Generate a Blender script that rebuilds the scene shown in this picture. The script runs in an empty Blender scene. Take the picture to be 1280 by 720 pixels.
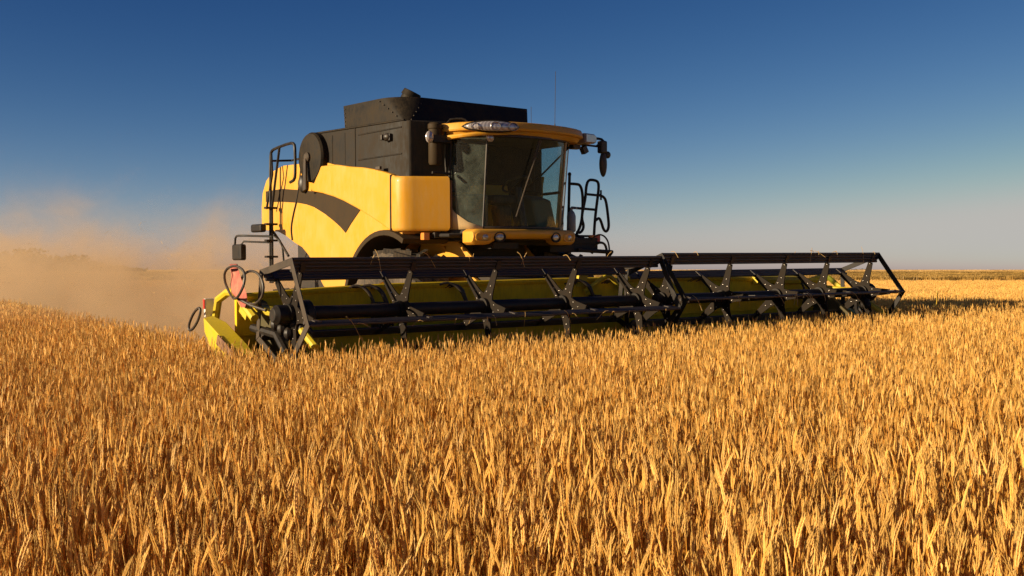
import bpy, math, random
import numpy as np
from mathutils import Vector, Matrix

random.seed(7)
rng = np.random.default_rng(11)
SC = bpy.context.scene
COL = SC.collection
R = math.radians

# ------------------------------------------------------------------ camera
cam_d = bpy.data.cameras.new("camera")
cam = bpy.data.objects.new("camera", cam_d)
COL.objects.link(cam)
cam.location = (0, 0, 1.5)
cam.rotation_euler = (R(90) - math.atan(23 / 1400.0), 0, 0)
cam_d.sensor_width = 36.0
cam_d.lens = 36.0 * 1400.0 / 1280.0
cam_d.clip_start = 0.05
cam_d.clip_end = 9000
cam_d.dof.use_dof = True
cam_d.dof.focus_distance = 12.5
cam_d.dof.aperture_fstop = 22.0
SC.camera = cam

# ------------------------------------------------------------------ light
SUN_EL = 14.0
SUN_DIR = Vector((-0.918, -0.385, 0)).normalized()          # towards the sun, on the ground
world = bpy.data.worlds.new("World")
SC.world = world
world.use_nodes = True
wn = world.node_tree
wn.nodes.clear()
sky = wn.nodes.new("ShaderNodeTexSky")
sky.sky_type = 'NISHITA'
sky.sun_disc = False
sky.sun_elevation = R(SUN_EL)
sky.sun_rotation = math.atan2(SUN_DIR.x, SUN_DIR.y)
sky.altitude = 0
sky.air_density = 0.4
sky.dust_density = 0.6
sky.ozone_density = 2.0
bg = wn.nodes.new("ShaderNodeBackground")
bg.inputs[1].default_value = 0.08
wo = wn.nodes.new("ShaderNodeOutputWorld")
# a polarising filter's deeper, more contrasty sky: one tone curve per colour
sep = wn.nodes.new("ShaderNodeSeparateColor"); com = wn.nodes.new("ShaderNodeCombineColor")
wn.links.new(sky.outputs[0], sep.inputs[0])
for ch, (pw, lg) in enumerate(((2.42, -2.98), (1.68, -3.01), (1.09, -2.58))):
    a = wn.nodes.new("ShaderNodeMath"); a.operation = 'POWER'; a.inputs[1].default_value = pw
    m_ = wn.nodes.new("ShaderNodeMath"); m_.operation = 'MULTIPLY'; m_.inputs[1].default_value = math.exp(lg) / (.08 * 2 ** .7)
    c_ = wn.nodes.new("ShaderNodeMath"); c_.operation = 'SMOOTH_MIN'; c_.inputs[1].default_value = (3.75, 3.65, 3.45)[ch]; c_.inputs[2].default_value = 1.2
    wn.links.new(sep.outputs[ch], a.inputs[0]); wn.links.new(a.outputs[0], m_.inputs[0]); wn.links.new(m_.outputs[0], c_.inputs[0]); wn.links.new(c_.outputs[0], com.inputs[ch])
wn.links.new(com.outputs[0], bg.inputs[0])
wn.links.new(bg.outputs[0], wo.inputs[0])

sun_d = bpy.data.lights.new("sun", 'SUN')
sun_d.energy = 5.0
sun_d.angle = R(0.5)
sun_d.color = (1.0, 0.81, 0.55)
sun = bpy.data.objects.new("sun", sun_d)
COL.objects.link(sun)
sd = Vector((SUN_DIR.x * math.cos(R(SUN_EL)), SUN_DIR.y * math.cos(R(SUN_EL)), math.sin(R(SUN_EL))))
sun.rotation_euler = sd.to_track_quat('Z', 'Y').to_euler()
sun.location = sd * 60

SC.view_settings.view_transform = 'Standard'
SC.view_settings.look = 'None'
SC.view_settings.gamma = 1
SC.view_settings.use_curve_mapping = False
SC.view_settings.exposure = 0.7
SC.render.engine = 'CYCLES'
SC.cycles.volume_bounces = 2
SC.cycles.volume_step_rate = 0.7
SC.render.filter_size = 1.0
SC.cycles.use_denoising = True
SC.cycles.denoising_input_passes = 'RGB_ALBEDO_NORMAL'
SC.cycles.denoising_prefilter = 'NONE'
SC.cycles.max_bounces = 10
SC.cycles.transparent_max_bounces = 16

# ------------------------------------------------------------------ machine frame
F_ = Vector((math.sin(.6592), -math.cos(.6592), -.0028)).normalized()
H_ = Vector((math.cos(.6592), math.sin(.6592), .0106))
H_ = (H_ - F_ * F_.dot(H_)).normalized()
U_ = F_.cross(H_)
O_ = Vector((1.4322, 12.7571, 0))                        # ground below the reel's middle
BASE = 3.05                                              # front axle lies this far behind the reel
ROT = Matrix((F_, H_, U_)).transposed()
f2 = np.array([F_.x, F_.y]); h2 = np.array([H_.x, H_.y]); o2 = np.array([O_.x, O_.y])

# ------------------------------------------------------------------ materials
MATS = {}
def nodes_of(name):
    m = bpy.data.materials.new(name)
    m.use_nodes = True
    nt = m.node_tree
    nt.nodes.clear()
    out = nt.nodes.new("ShaderNodeOutputMaterial")
    MATS[name] = m
    return m, nt, out

def N(nt, typ, **kw):
    n = nt.nodes.new(typ)
    for k, v in kw.items():
        setattr(n, k, v)
    return n

def mixc(nt, fac, a, b):
    n = N(nt, "ShaderNodeMix", data_type='RGBA')
    for i, v in ((0, fac), (6, a), (7, b)):
        if isinstance(v, bpy.types.NodeSocket):
            nt.links.new(v, n.inputs[i])
        else:
            n.inputs[i].default_value = (*v, 1) if isinstance(v, tuple) else v
    return n.outputs[2]

def ramp(nt, src, a, b, lo=0.0, hi=1.0):
    n = N(nt, "ShaderNodeMapRange", clamp=True)
    n.inputs[1].default_value = a; n.inputs[2].default_value = b
    n.inputs[3].default_value = lo; n.inputs[4].default_value = hi
    nt.links.new(src, n.inputs[0])
    return n.outputs[0]

def math_(nt, op, a, b=None, c=None):
    n = N(nt, "ShaderNodeMath", operation=op)
    for i, v in enumerate((a, b, c)):
        if v is None: continue
        if isinstance(v, bpy.types.NodeSocket): nt.links.new(v, n.inputs[i])
        else: n.inputs[i].default_value = v
    return n.outputs[0]

def noise(nt, scale, detail=4, rough=.6, vec=None, stretch=None):
    tc = N(nt, "ShaderNodeTexCoord")
    src = vec or tc.outputs['Object']
    if stretch:
        mp = N(nt, "ShaderNodeMapping"); mp.inputs['Scale'].default_value = stretch
        nt.links.new(src, mp.inputs[0]); src = mp.outputs[0]
    n = N(nt, "ShaderNodeTexNoise")
    n.inputs['Scale'].default_value = scale; n.inputs['Detail'].default_value = detail
    n.inputs['Roughness'].default_value = rough
    nt.links.new(src, n.inputs['Vector'])
    return n.outputs['Fac']

def painted(name, col, dirt=(.34, .23, .12), amount=.25, rough=.35, metallic=0.0, coat=0.0, scale=3.0, bump=0.0, low=None, spec=.5):
    """paint with blotches and streaks of field dust"""
    m, nt, out = nodes_of(name)
    b = N(nt, "ShaderNodeBsdfPrincipled")
    n1 = noise(nt, scale, 6, .65)
    n2 = noise(nt, scale * 9, 3, .6, stretch=(1, 1, .18))
    f1 = ramp(nt, n1, .38, .75)
    f2_ = ramp(nt, n2, .40, .72)
    fac = math_(nt, 'MULTIPLY', math_(nt, 'ADD', math_(nt, 'MULTIPLY', f1, .65), math_(nt, 'MULTIPLY', f2_, .5)), amount)
    if low:                                               # mud and chaff stuck to the lower parts
        tc = N(nt, "ShaderNodeTexCoord"); sx = N(nt, "ShaderNodeSeparateXYZ")
        nt.links.new(tc.outputs['Object'], sx.inputs[0])
        zz = math_(nt, 'ADD', sx.outputs[2], math_(nt, 'MULTIPLY', n1, .5))
        lf = ramp(nt, zz, low[1], low[0])
        fac = math_(nt, 'MAXIMUM', fac, math_(nt, 'MULTIPLY', lf, low[2]))
    c = mixc(nt, fac, col, dirt)
    nt.links.new(c, b.inputs['Base Color'])
    r_ = ramp(nt, fac, 0, .6, rough, .85)
    nt.links.new(r_, b.inputs['Roughness'])
    b.inputs['Metallic'].default_value = metallic
    b.inputs['Coat Weight'].default_value = coat
    b.inputs['Specular IOR Level'].default_value = spec
    b.inputs['Coat Roughness'].default_value = .12
    if bump:
        bp = N(nt, "ShaderNodeBump"); bp.inputs['Strength'].default_value = bump; bp.inputs['Distance'].default_value = .01
        nt.links.new(noise(nt, 14, 4), bp.inputs['Height']); nt.links.new(bp.outputs[0], b.inputs['Normal'])
    nt.links.new(b.outputs[0], out.inputs[0])
    return m

painted('yellow_paint', (.67, .315, .016), dirt=(.58, .37, .15), amount=.38, rough=.36, coat=.1, low=(1.2, 2.1, .35), spec=.35)
painted('cream_paint', (.62, .43, .20), amount=.2, rough=.45)
painted('header_yellow_shade', (.82, .55, .008), dirt=(.36, .23, .03), amount=.55, rough=.5, scale=5, spec=.2)  # header paint, brightened to make up for the shade on the back sheet
painted('header_yellow_sun', (.58, .44, .008), dirt=(.36, .25, .06), amount=.5, rough=.45, scale=6)  # same header paint in a darker copy, toned down against direct sun
painted('shade_olive', (.06, .048, .008), dirt=(.1, .07, .03), amount=.7, rough=.6)  # dark tone stands for the unlit interior of the header end
painted('black_panel', (.009, .0075, .0055), dirt=(.055, .038, .022), amount=.65, rough=.5, scale=4, spec=.2)
painted('tank_black', (.010, .008, .005), dirt=(.06, .04, .02), amount=.6, rough=.5, scale=5, spec=.18)
painted('grey_stripe', (.038, .025, .012), dirt=(.066, .042, .02), amount=.6, rough=.55, scale=4, spec=.15)
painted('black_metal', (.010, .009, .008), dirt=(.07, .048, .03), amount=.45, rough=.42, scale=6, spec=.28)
painted('bat_metal', (.026, .022, .021), dirt=(.10, .072, .05), amount=.6, rough=.33, scale=6)
painted('arm_steel', (.011, .0078, .005), dirt=(.034, .022, .012), amount=.7, rough=.6, scale=7, spec=.15)
painted('frame_steel', (.05, .038, .028), dirt=(.10, .07, .04), amount=.6, rough=.42, scale=7, spec=.3)
painted('bolt_steel', (.40, .36, .31), amount=.2, rough=.25, metallic=.9)
painted('rubber', (.022, .020, .018), dirt=(.17, .12, .07), amount=1.1, rough=.8, scale=4, bump=.3)
painted('rim_yellow', (.75, .47, .05), dirt=(.30, .2, .1), amount=.8, rough=.5)
painted('chassis_black', (.013, .010, .008), dirt=(.07, .046, .024), amount=.5, rough=.7, scale=4)
painted('hose_rubber', (.012, .011, .011), amount=.25, rough=.45)
painted('red_cloth', (.42, .075, .06), dirt=(.48, .25, .15), amount=.9, rough=.8, scale=6)
painted('red_plastic', (.55, .03, .02), amount=.2, rough=.3)
painted('orange_plastic', (.75, .22, .02), amount=.2, rough=.3)
painted('white_plastic', (.78, .74, .66), amount=.3, rough=.4)
painted('brown_rust', (.16, .07, .035), dirt=(.28, .16, .08), amount=.8, rough=.7, scale=8)
painted('lamp_shell', (.34, .29, .26), dirt=(.4, .3, .2), amount=.4, rough=.25)
painted('seat_cloth', (.05, .052, .045), amount=.4, rough=.9)
painted('console', (.20, .20, .12), amount=.3, rough=.6)
painted('cabin_trim', (.045, .038, .030), amount=.3, rough=.8)
painted('grey_extinguisher', (.24, .26, .30), amount=.3, rough=.4)
painted('pillar_tan', (.38, .25, .11), amount=.4, rough=.5)

def glassy(name, tint, refl=1.0, dusty=.06, dustcol=(.42, .36, .24)):
    m, nt, out = nodes_of(name)
    tr = N(nt, "ShaderNodeBsdfTransparent"); tr.inputs[0].default_value = (*tint, 1)
    gl = N(nt, "ShaderNodeBsdfGlossy"); gl.inputs['Roughness'].default_value = .03
    lw = N(nt, "ShaderNodeLayerWeight"); lw.inputs[0].default_value = .5
    sch = math_(nt, 'MULTIPLY_ADD', math_(nt, 'POWER', lw.outputs['Facing'], 5.0), .96, .04)      # Schlick, the same from both sides
    fac = math_(nt, 'MULTIPLY', sch, refl)
    mx = N(nt, "ShaderNodeMixShader")
    nt.links.new(fac, mx.inputs[0]); nt.links.new(tr.outputs[0], mx.inputs[1]); nt.links.new(gl.outputs[0], mx.inputs[2])
    df = N(nt, "ShaderNodeBsdfDiffuse"); df.inputs[0].default_value = (*dustcol, 1)
    dn = ramp(nt, noise(nt, 5, 6, .7), .35, .8, dusty * .3, dusty * 1.8)
    m2 = N(nt, "ShaderNodeMixShader")
    nt.links.new(dn, m2.inputs[0]); nt.links.new(mx.outputs[0], m2.inputs[1]); nt.links.new(df.outputs[0], m2.inputs[2])
    nt.links.new(m2.outputs[0], out.inputs[0])
    return m
glassy('cab_glass', (.80, .88, .86), .8, .003)
glassy('side_glass', (.82, .88, .85), 1.0, .10, (.30, .33, .27))

def lamp_glass(name):
    m, nt, out = nodes_of(name)
    b = N(nt, "ShaderNodeBsdfPrincipled")
    v = N(nt, "ShaderNodeTexWave"); v.inputs['Scale'].default_value = 16; v.inputs['Distortion'].default_value = 1.5
    tc = N(nt, "ShaderNodeTexCoord"); nt.links.new(tc.outputs['Object'], v.inputs[0])
    c = mixc(nt, ramp(nt, v.outputs['Fac'], .2, .8), (.62, .56, .52), (.38, .33, .31))
    nt.links.new(c, b.inputs['Base Color'])
    b.inputs['Roughness'].default_value = .18; b.inputs['Metallic'].default_value = .35
    b.inputs['Coat Weight'].default_value = 1; b.inputs['Coat Roughness'].default_value = .02
    nt.links.new(b.outputs[0], out.inputs[0])
lamp_glass('lamp_lens')

# ------------------------------------------------------------------ mesh builder
class MB:
    def __init__(s): s.v = []; s.f = []; s.m = []
    def add(s, vs, fs, mi=0):
        o = len(s.v); s.v += [tuple(v) for v in vs]
        for f in fs: s.f.append([o + i for i in f]); s.m.append(mi)
    def box(s, c, d, rot=None, mi=0):
        vs = []
        for sx in (-1, 1):
            for sy in (-1, 1):
                for sz in (-1, 1):
                    p = Vector((sx * d[0] / 2, sy * d[1] / 2, sz * d[2] / 2))
                    if rot is not None: p = rot @ p
                    vs.append(p + Vector(c))
        s.add(vs, [(0, 1, 3, 2), (4, 6, 7, 5), (0, 4, 5, 1), (2, 3, 7, 6), (0, 2, 6, 4), (1, 5, 7, 3)], mi)
    def span(s, a, b, mi=0):
        s.box([(a[i] + b[i]) / 2 for i in range(3)], [abs(b[i] - a[i]) for i in range(3)], None, mi)
    def prism(s, pts, ax, d0, d1, mi=0):
        """polygon pts in the two axes other than ax, extruded from d0 to d1 along ax"""
        n = len(pts); vs = []
        for d in (d0, d1):
            for p in pts:
                q = list(p); q.insert(ax, d); vs.append(q)
        fs = [tuple(range(n))[::-1], tuple(range(n, 2 * n))] + [(i, (i + 1) % n, n + (i + 1) % n, n + i) for i in range(n)]
        s.add(vs, fs, mi)
    def tube(s, path, r, seg=8, mi=0, closed=False, smooth=0):
        P = [Vector(p) for p in path]
        for _ in range(smooth):
            Q = []
            n = len(P)
            rngi = range(n if closed else n - 1)
            if not closed: Q.append(P[0])
            for i in rngi:
                a, b = P[i], P[(i + 1) % n]
                Q += [a.lerp(b, .25), a.lerp(b, .75)]
            if not closed: Q.append(P[-1])
            P = Q
        rr = r if isinstance(r, (list, tuple)) else None
        n = len(P); vs = []; up = None
        for i, p in enumerate(P):
            a = P[i - 1] if (i > 0 or closed) else P[i]
            b = P[(i + 1) % n] if (i < n - 1 or closed) else P[i]
            t = (b - a).normalized()
            if up is None:
                up = Vector((0, 0, 1)) if abs(t.z) < .9 else Vector((1, 0, 0))
            up = (up - t * up.dot(t)); up = up.normalized() if up.length > 1e-5 else t.orthogonal().normalized()
            sd_ = t.cross(up)
            ri = rr[min(i, len(rr) - 1)] if rr else r
            for k in range(seg):
                a_ = 2 * math.pi * k / seg
                vs.append(p + (up * math.cos(a_) + sd_ * math.sin(a_)) * ri)
        fs = []
        for i in range(n if closed else n - 1):
            j = (i + 1) % n
            for k in range(seg):
                l = (k + 1) % seg
                fs.append((i * seg + k, i * seg + l, j * seg + l, j * seg + k))
        if not closed:
            fs.append(tuple(range(seg))[::-1]); fs.append(tuple((n - 1) * seg + k for k in range(seg)))
        s.add(vs, fs, mi)
    def lathe(s, prof, c, axis, seg=32, mi=0, caps=True):
        """prof = [(radius, offset along axis)], axis 'x','y','z'"""
        vs = []
        for r_, t in prof:
            for k in range(seg):
                a = 2 * math.pi * k / seg; u, w = r_ * math.cos(a), r_ * math.sin(a)
                p = {'x': (t, u, w), 'y': (u, t, w), 'z': (u, w, t)}[axis]
                vs.append((c[0] + p[0], c[1] + p[1], c[2] + p[2]))
        fs = []
        for i in range(len(prof) - 1):
            for k in range(seg):
                l = (k + 1) % seg
                fs.append((i * seg + k, i * seg + l, (i + 1) * seg + l, (i + 1) * seg + k))
        if caps:
            fs.append(tuple(range(seg))[::-1]); fs.append(tuple((len(prof) - 1) * seg + k for k in range(seg)))
        s.add(vs, fs, mi)
    def ellipsoid(s, c, r, rot=None, seg=16, rings=10, mi=0):
        vs = []
        for i in range(rings + 1):
            th = math.pi * i / rings
            for k in range(seg):
                a = 2 * math.pi * k / seg
                p = Vector((r[0] * math.sin(th) * math.cos(a), r[1] * math.sin(th) * math.sin(a), r[2] * math.cos(th)))
                if rot is not None: p = rot @ p
                vs.append(p + Vector(c))
        fs = [(i * seg + k, (i + 1) * seg + k, (i + 1) * seg + (k + 1) % seg, i * seg + (k + 1) % seg) for i in range(rings) for k in range(seg)]
        s.add(vs, fs, mi)
    def loft(s, rings, closed=True, cap=True, mi=0):
        n = len(rings[0]); vs = [p for r_ in rings for p in r_]; fs = []
        for i in range(len(rings) - 1):
            for k in range(n if closed else n - 1):
                l = (k + 1) % n
                fs.append((i * n + k, i * n + l, (i + 1) * n + l, (i + 1) * n + k))
        if cap and closed:
            fs.append(tuple(range(n))[::-1]); fs.append(tuple((len(rings) - 1) * n + k for k in range(n)))
        s.add(vs, fs, mi)
    def build(s, name, mats, parent=None, bevel=0.0, seg=2, angle=35, shift=BASE, fix=True):
        me = bpy.data.meshes.new(name)
        vs = [(v[0] + shift, v[1], v[2]) for v in s.v]
        me.from_pydata(vs, [], s.f)
        if not isinstance(mats, (list, tuple)): mats = [mats]
        for m in mats: me.materials.append(MATS[m] if isinstance(m, str) else m)
        me.polygons.foreach_set('material_index', s.m)
        me.polygons.foreach_set('use_smooth', [True] * len(me.polygons))
        if fix:
            import bmesh
            bm = bmesh.new(); bm.from_mesh(me)
            bmesh.ops.remove_doubles(bm, verts=bm.verts, dist=1e-5)
            bmesh.ops.recalc_face_normals(bm, faces=bm.faces); bm.to_mesh(me); bm.free()
        me.set_sharp_from_angle(angle=R(angle))
        o = bpy.data.objects.new(name, me)
        COL.objects.link(o)
        if parent is not None: o.parent = parent
        if bevel:
            b = o.modifiers.new("bevel", 'BEVEL'); b.width = bevel; b.segments = seg
            b.limit_method = 'ANGLE'; b.angle_limit = R(40); b.harden_normals = True
        return o

def tag(o, label=None, cat=None, group=None, kind=None):
    if label: o['label'] = label
    if cat: o['category'] = cat
    if group: o['group'] = group
    if kind: o['kind'] = kind
    return o

# ------------------------------------------------------------------ setting
def sheet(name, pts, z, mat, kind='structure'):
    me = bpy.data.meshes.new(name)
    me.from_pydata([(x, y, z) for x, y in pts], [], [tuple(range(len(pts)))])
    me.materials.append(mat)
    o = bpy.data.objects.new(name, me); COL.objects.link(o); o['kind'] = kind
    return o

def soil(name, a, b, c=None, scale=.6, stretch=None, fine=9.0, bump=.6):
    m, nt, out = nodes_of(name)
    bs = N(nt, "ShaderNodeBsdfPrincipled"); bs.inputs['Roughness'].default_value = .95
    n1 = noise(nt, scale, 8, .65, stretch=stretch); n2 = noise(nt, fine, 5, .7)
    c1 = mixc(nt, ramp(nt, n1, .35, .65), a, b)
    if c: c1 = mixc(nt, ramp(nt, n2, .5, .7), c1, c)
    nt.links.new(c1, bs.inputs['Base Color'])
    bp = N(nt, "ShaderNodeBump"); bp.inputs['Strength'].default_value = bump; bp.inputs['Distance'].default_value = .05
    nt.links.new(n2, bp.inputs['Height']); nt.links.new(bp.outputs[0], bs.inputs['Normal'])
    nt.links.new(bs.outputs[0], out.inputs[0])
    return m
G = 6000
sheet('ground', [(-G, -G), (G, -G), (G, G), (-G, G)], 0, soil('soil_straw', (.20, .12, .05), (.34, .22, .09), (.42, .29, .13)))
sheet('pasture', [(-900, 150), (900, 128), (900, 372), (-900, 400)], .02,
      soil('pasture_grass', (.42, .27, .07), (.54, .37, .12), (.22, .16, .04), scale=.03, stretch=(1, .3, 1), fine=.4, bump=0))
sheet('stubble_field', [(-3000, 402), (3000, 374), (3000, 5200), (-3000, 5200)], .03,
      soil('far_stubble', (.62, .43, .19), (.70, .48, .23), scale=.004, fine=.05, bump=0))

# ------------------------------------------------------------------ wheat
def straw_mat(name, a, b, trans=.3, tint=.35):
    m, nt, out = nodes_of(name)
    oi = N(nt, "ShaderNodeObjectInfo")
    hs = N(nt, "ShaderNodeHueSaturation")
    c = mixc(nt, oi.outputs['Random'], a, b)
    nt.links.new(c, hs.inputs['Color'])
    rv = ramp(nt, math_(nt, 'FRACT', math_(nt, 'MULTIPLY', oi.outputs['Random'], 37.3)), 0, 1, 1 - tint, 1 + tint * .6)
    nt.links.new(rv, hs.inputs['Value'])
    d = N(nt, "ShaderNodeBsdfPrincipled"); d.inputs['Roughness'].default_value = .55
    d.inputs['Specular IOR Level'].default_value = .3
    nt.links.new(hs.outputs[0], d.inputs['Base Color'])
    t = N(nt, "ShaderNodeBsdfTranslucent"); nt.links.new(hs.outputs[0], t.inputs[0])
    mx = N(nt, "ShaderNodeMixShader"); mx.inputs[0].default_value = trans
    nt.links.new(d.outputs[0], mx.inputs[1]); nt.links.new(t.outputs[0], mx.inputs[2])
    nt.links.new(mx.outputs[0], out.inputs[0])
    return m
straw_mat('wheat_ear', (.88, .545, .15), (.78, .42, .085), .12, .3)
straw_mat('wheat_straw', (.80, .40, .065), (.66, .30, .04), .25, .4)

PROTO = bpy.data.collections.new("wheat_stems")

def bend_path(h, lean, curve, az, n):
    """points of a stem that leans and bows over"""
    pts = []
    for i in range(n + 1):
        t = i / n
        off = lean * t + curve * t ** 3
        pts.append(Vector((math.cos(az) * off, math.sin(az) * off, h * t * (1 - .12 * (lean + curve) * t))))
    return pts

def ear(mb, p, d, L, w, lod, rnd):
    d = d.normalized(); s1 = d.orthogonal().normalized(); s1 = Matrix.Rotation(rnd.random() * 6.28, 3, d) @ s1; s2 = d.cross(s1)
    droop = Vector((s1.x, s1.y, 0)) * .12
    if lod == 2:
        prof = [(0, .25), (.25, 1), (.65, .9), (1, .1)]; vs = []
        for t, r_ in prof:
            for k in range(4):
                a = k * math.pi / 2
                vs.append(p + d * L * t + (s1 * math.cos(a) + s2 * .8 * math.sin(a)) * w * r_)
        mb.add(vs, [(i * 4 + k, i * 4 + (k + 1) % 4, (i + 1) * 4 + (k + 1) % 4, (i + 1) * 4 + k) for i in range(3) for k in range(4)], 0)
        return
    n = 9 if lod == 0 else 6
    for i in range(n):
        t = (i + .3) / n
        taper = .55 + .45 * math.sin(math.pi * min(1, .25 + t * .8))
        ax = (d + droop * t).normalized()
        for sgn in ((-1, 1) if i < n - 1 else (0,)):
            c = p + ax * L * t + s1 * sgn * w * .50 * taper
            dirv = (ax + s1 * sgn * .22 + s2 * rnd.uniform(-.12, .12)).normalized()
            l = L * (.21 if lod == 0 else .30) * rnd.uniform(.9, 1.15)
            a1 = dirv.orthogonal().normalized(); a2 = dirv.cross(a1)
            rr = w * .52 * taper
            k4 = 5 if lod == 0 else 4
            vs = [c - dirv * l * .35]
            for (tt, q) in ((.05, 1.0), (.45, .75)):
                for k in range(k4):
                    a = 2 * math.pi * k / k4
                    vs.append(c + dirv * l * tt + (a1 * math.cos(a) + a2 * math.sin(a)) * rr * q)
            vs.append(c + dirv * l * .85)
            fs = [(0, 1 + (k + 1) % k4, 1 + k) for k in range(k4)]
            fs += [(1 + k, 1 + (k + 1) % k4, 1 + k4 + (k + 1) % k4, 1 + k4 + k) for k in range(k4)]
            fs += [(1 + k4 + k, 1 + k4 + (k + 1) % k4, 1 + 2 * k4) for k in range(k4)]
            mb.add(vs, fs, 0)
            if lod == 0 and rnd.random() < .35:           # short awn
                q = c + dirv * l * .8
                e = q + (dirv + ax).normalized() * L * rnd.uniform(.10, .3)
                sv = a1 * .0006
                mb.add([q - sv, q + sv, e], [(0, 1, 2)], 0)

def leaf(mb, p, az, L, w, up, rnd):
    n = 5; vs = []
    side = Vector((-math.sin(az), math.cos(az), 0))
    q = p.copy(); ang = up; tw = rnd.uniform(-1, 1)
    for i in range(n + 1):
        t = i / n; ww = w * (1 - t ** 2) + .0005
        sv = (Matrix.Rotation(tw * t * 2, 3, Vector((math.cos(az), math.sin(az), 0))) @ side) * ww
        vs += [q - sv, q + sv]
        q = q + Vector((math.cos(az) * math.cos(ang), math.sin(az) * math.cos(ang), math.sin(ang))) * L / n
        ang -= rnd.uniform(.2, .75)
    mb.add(vs, [(2 * i, 2 * i + 1, 2 * i + 3, 2 * i + 2) for i in range(n)], 1)

def stem(mb, base, h, rnd, lod, thick=1.0):
    az = rnd.random() * 6.28
    lean = abs(rnd.gauss(0, .045)); curve = abs(rnd.gauss(0, .05))
    L, w = (rnd.uniform(.072, .108), rnd.uniform(.0042, .0053)) if lod == 0 else (rnd.uniform(.052, .084), rnd.uniform(.0030, .0041) * thick)
    P = [q + base for q in bend_path(h - L, lean, curve, az, (5, 3, 1)[lod])]
    r_ = (.0015, .0017, .0022)[lod] * thick
    mb.tube(P, r_, seg=(5, 3, 3)[lod], mi=1)
    d = (P[-1] - P[-2]).normalized() + Vector((rnd.gauss(0, .12), rnd.gauss(0, .12), 0))
    if rnd.random() < .035: d = d + Vector((math.cos(az), math.sin(az), -.2)) * .9      # nodding ear
    ear(mb, P[-1] - d.normalized() * .004, d, L, w, lod, rnd)
    if lod < 2:
        for _ in range(rnd.choice((0, 0, 1, 1, 2)) if lod == 0 else rnd.choice((0, 0, 0, 1))):
            t = rnd.uniform(.3, .85); i = t * (len(P) - 1); k = int(i)
            leaf(mb, P[k].lerp(P[min(k + 1, len(P) - 1)], i - k), rnd.random() * 6.28, rnd.uniform(.08, .20), rnd.uniform(.0009, .0017), rnd.uniform(.8, 1.5), rnd)

def proto(name, mb):
    o = mb.build(name, ['wheat_ear', 'wheat_straw'], None, shift=0, angle=60, fix=False)
    COL.objects.unlink(o); PROTO.objects.link(o)
rw = random.Random(5)
for i in range(14):
    mb = MB(); stem(mb, Vector((0, 0, 0)), .86, rw, 0); proto("a_stem_%02d" % i, mb)
for i in range(10):
    mb = MB(); stem(mb, Vector((0, 0, 0)), .86, rw, 1, .95); proto("b_stem_%02d" % i, mb)
for i in range(6):
    mb = MB()
    for _ in range(90):
        a = rw.random() * 6.28; q = .32 * math.sqrt(rw.random())
        stem(mb, Vector((q * math.cos(a), q * math.sin(a), 0)), .86 * rw.gauss(1, .05), rw, 2, 1.3)
    proto("c_tuft_%02d" % i, mb)

def left_edge(x):                                        # edge of the standing crop beside the cut strip (machine frame)
    return -4.72 + .115 * np.clip(-x, 0, 60)
def standing(px, py):
    d = np.stack([px - o2[0], py - o2[1]], 1)
    x = d @ f2; y = d @ h2
    cut = (x < .22) & (y > left_edge(x)) & (y < 4.78)
    return ~cut
def scatter_pts(y0, y1, dens, wide=.50, extra=1.2):
    n = int((y1 - y0) * 2 * (wide * y1 + extra) * dens)
    py = rng.uniform(y0, y1, n); px = rng.uniform(-(wide * y1 + extra), wide * y1 + extra, n)
    ok = (np.abs(px) < wide * py + extra) & standing(px, py)
    return px[ok], py[ok]
def blotch(px, py, s, ph):
    return np.sin(px * s + ph) * np.sin(py * s * .8 + 1.7 * ph) + .6 * np.sin(px * s * 2.3 + py * s * 1.4 + ph)
chunks = []
for (y0, y1, dens, lo, hi) in ((1.5, 4.9, 600, 0, 14), (4.9, 17.5, 820, 14, 24), (17.5, 30, 11, 24, 30), (30, 58, 8.0, 24, 30)):
    px, py = scatter_pts(y0, y1, dens, .52, 2.0 if y1 < 18 else 6)
    n = len(px)
    sc = rng.normal(.945, .085, n) + .025 * blotch(px, py, .9, 1.0)
    sc = np.clip(sc, .62, 1.10)
    tilt = np.stack([rng.normal(.0, .036, n) + .028 * blotch(px, py, 1.7, 2.0), rng.normal(.012, .036, n) + .028 * blotch(px, py, 1.5, .3), rng.uniform(0, 6.283, n)], 1)
    if lo == 24: tilt[:, :2] *= .3; sc = .945 + (sc - .945) * .45
    idx = rng.integers(lo, hi, n)
    chunks.append((px, py, sc, tilt, idx))
PX = np.concatenate([c[0] for c in chunks]); PY = np.concatenate([c[1] for c in chunks])
SCL = np.concatenate([c[2] for c in chunks]); TL = np.concatenate([c[3] for c in chunks]); IDX = np.concatenate([c[4] for c in chunks])

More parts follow.
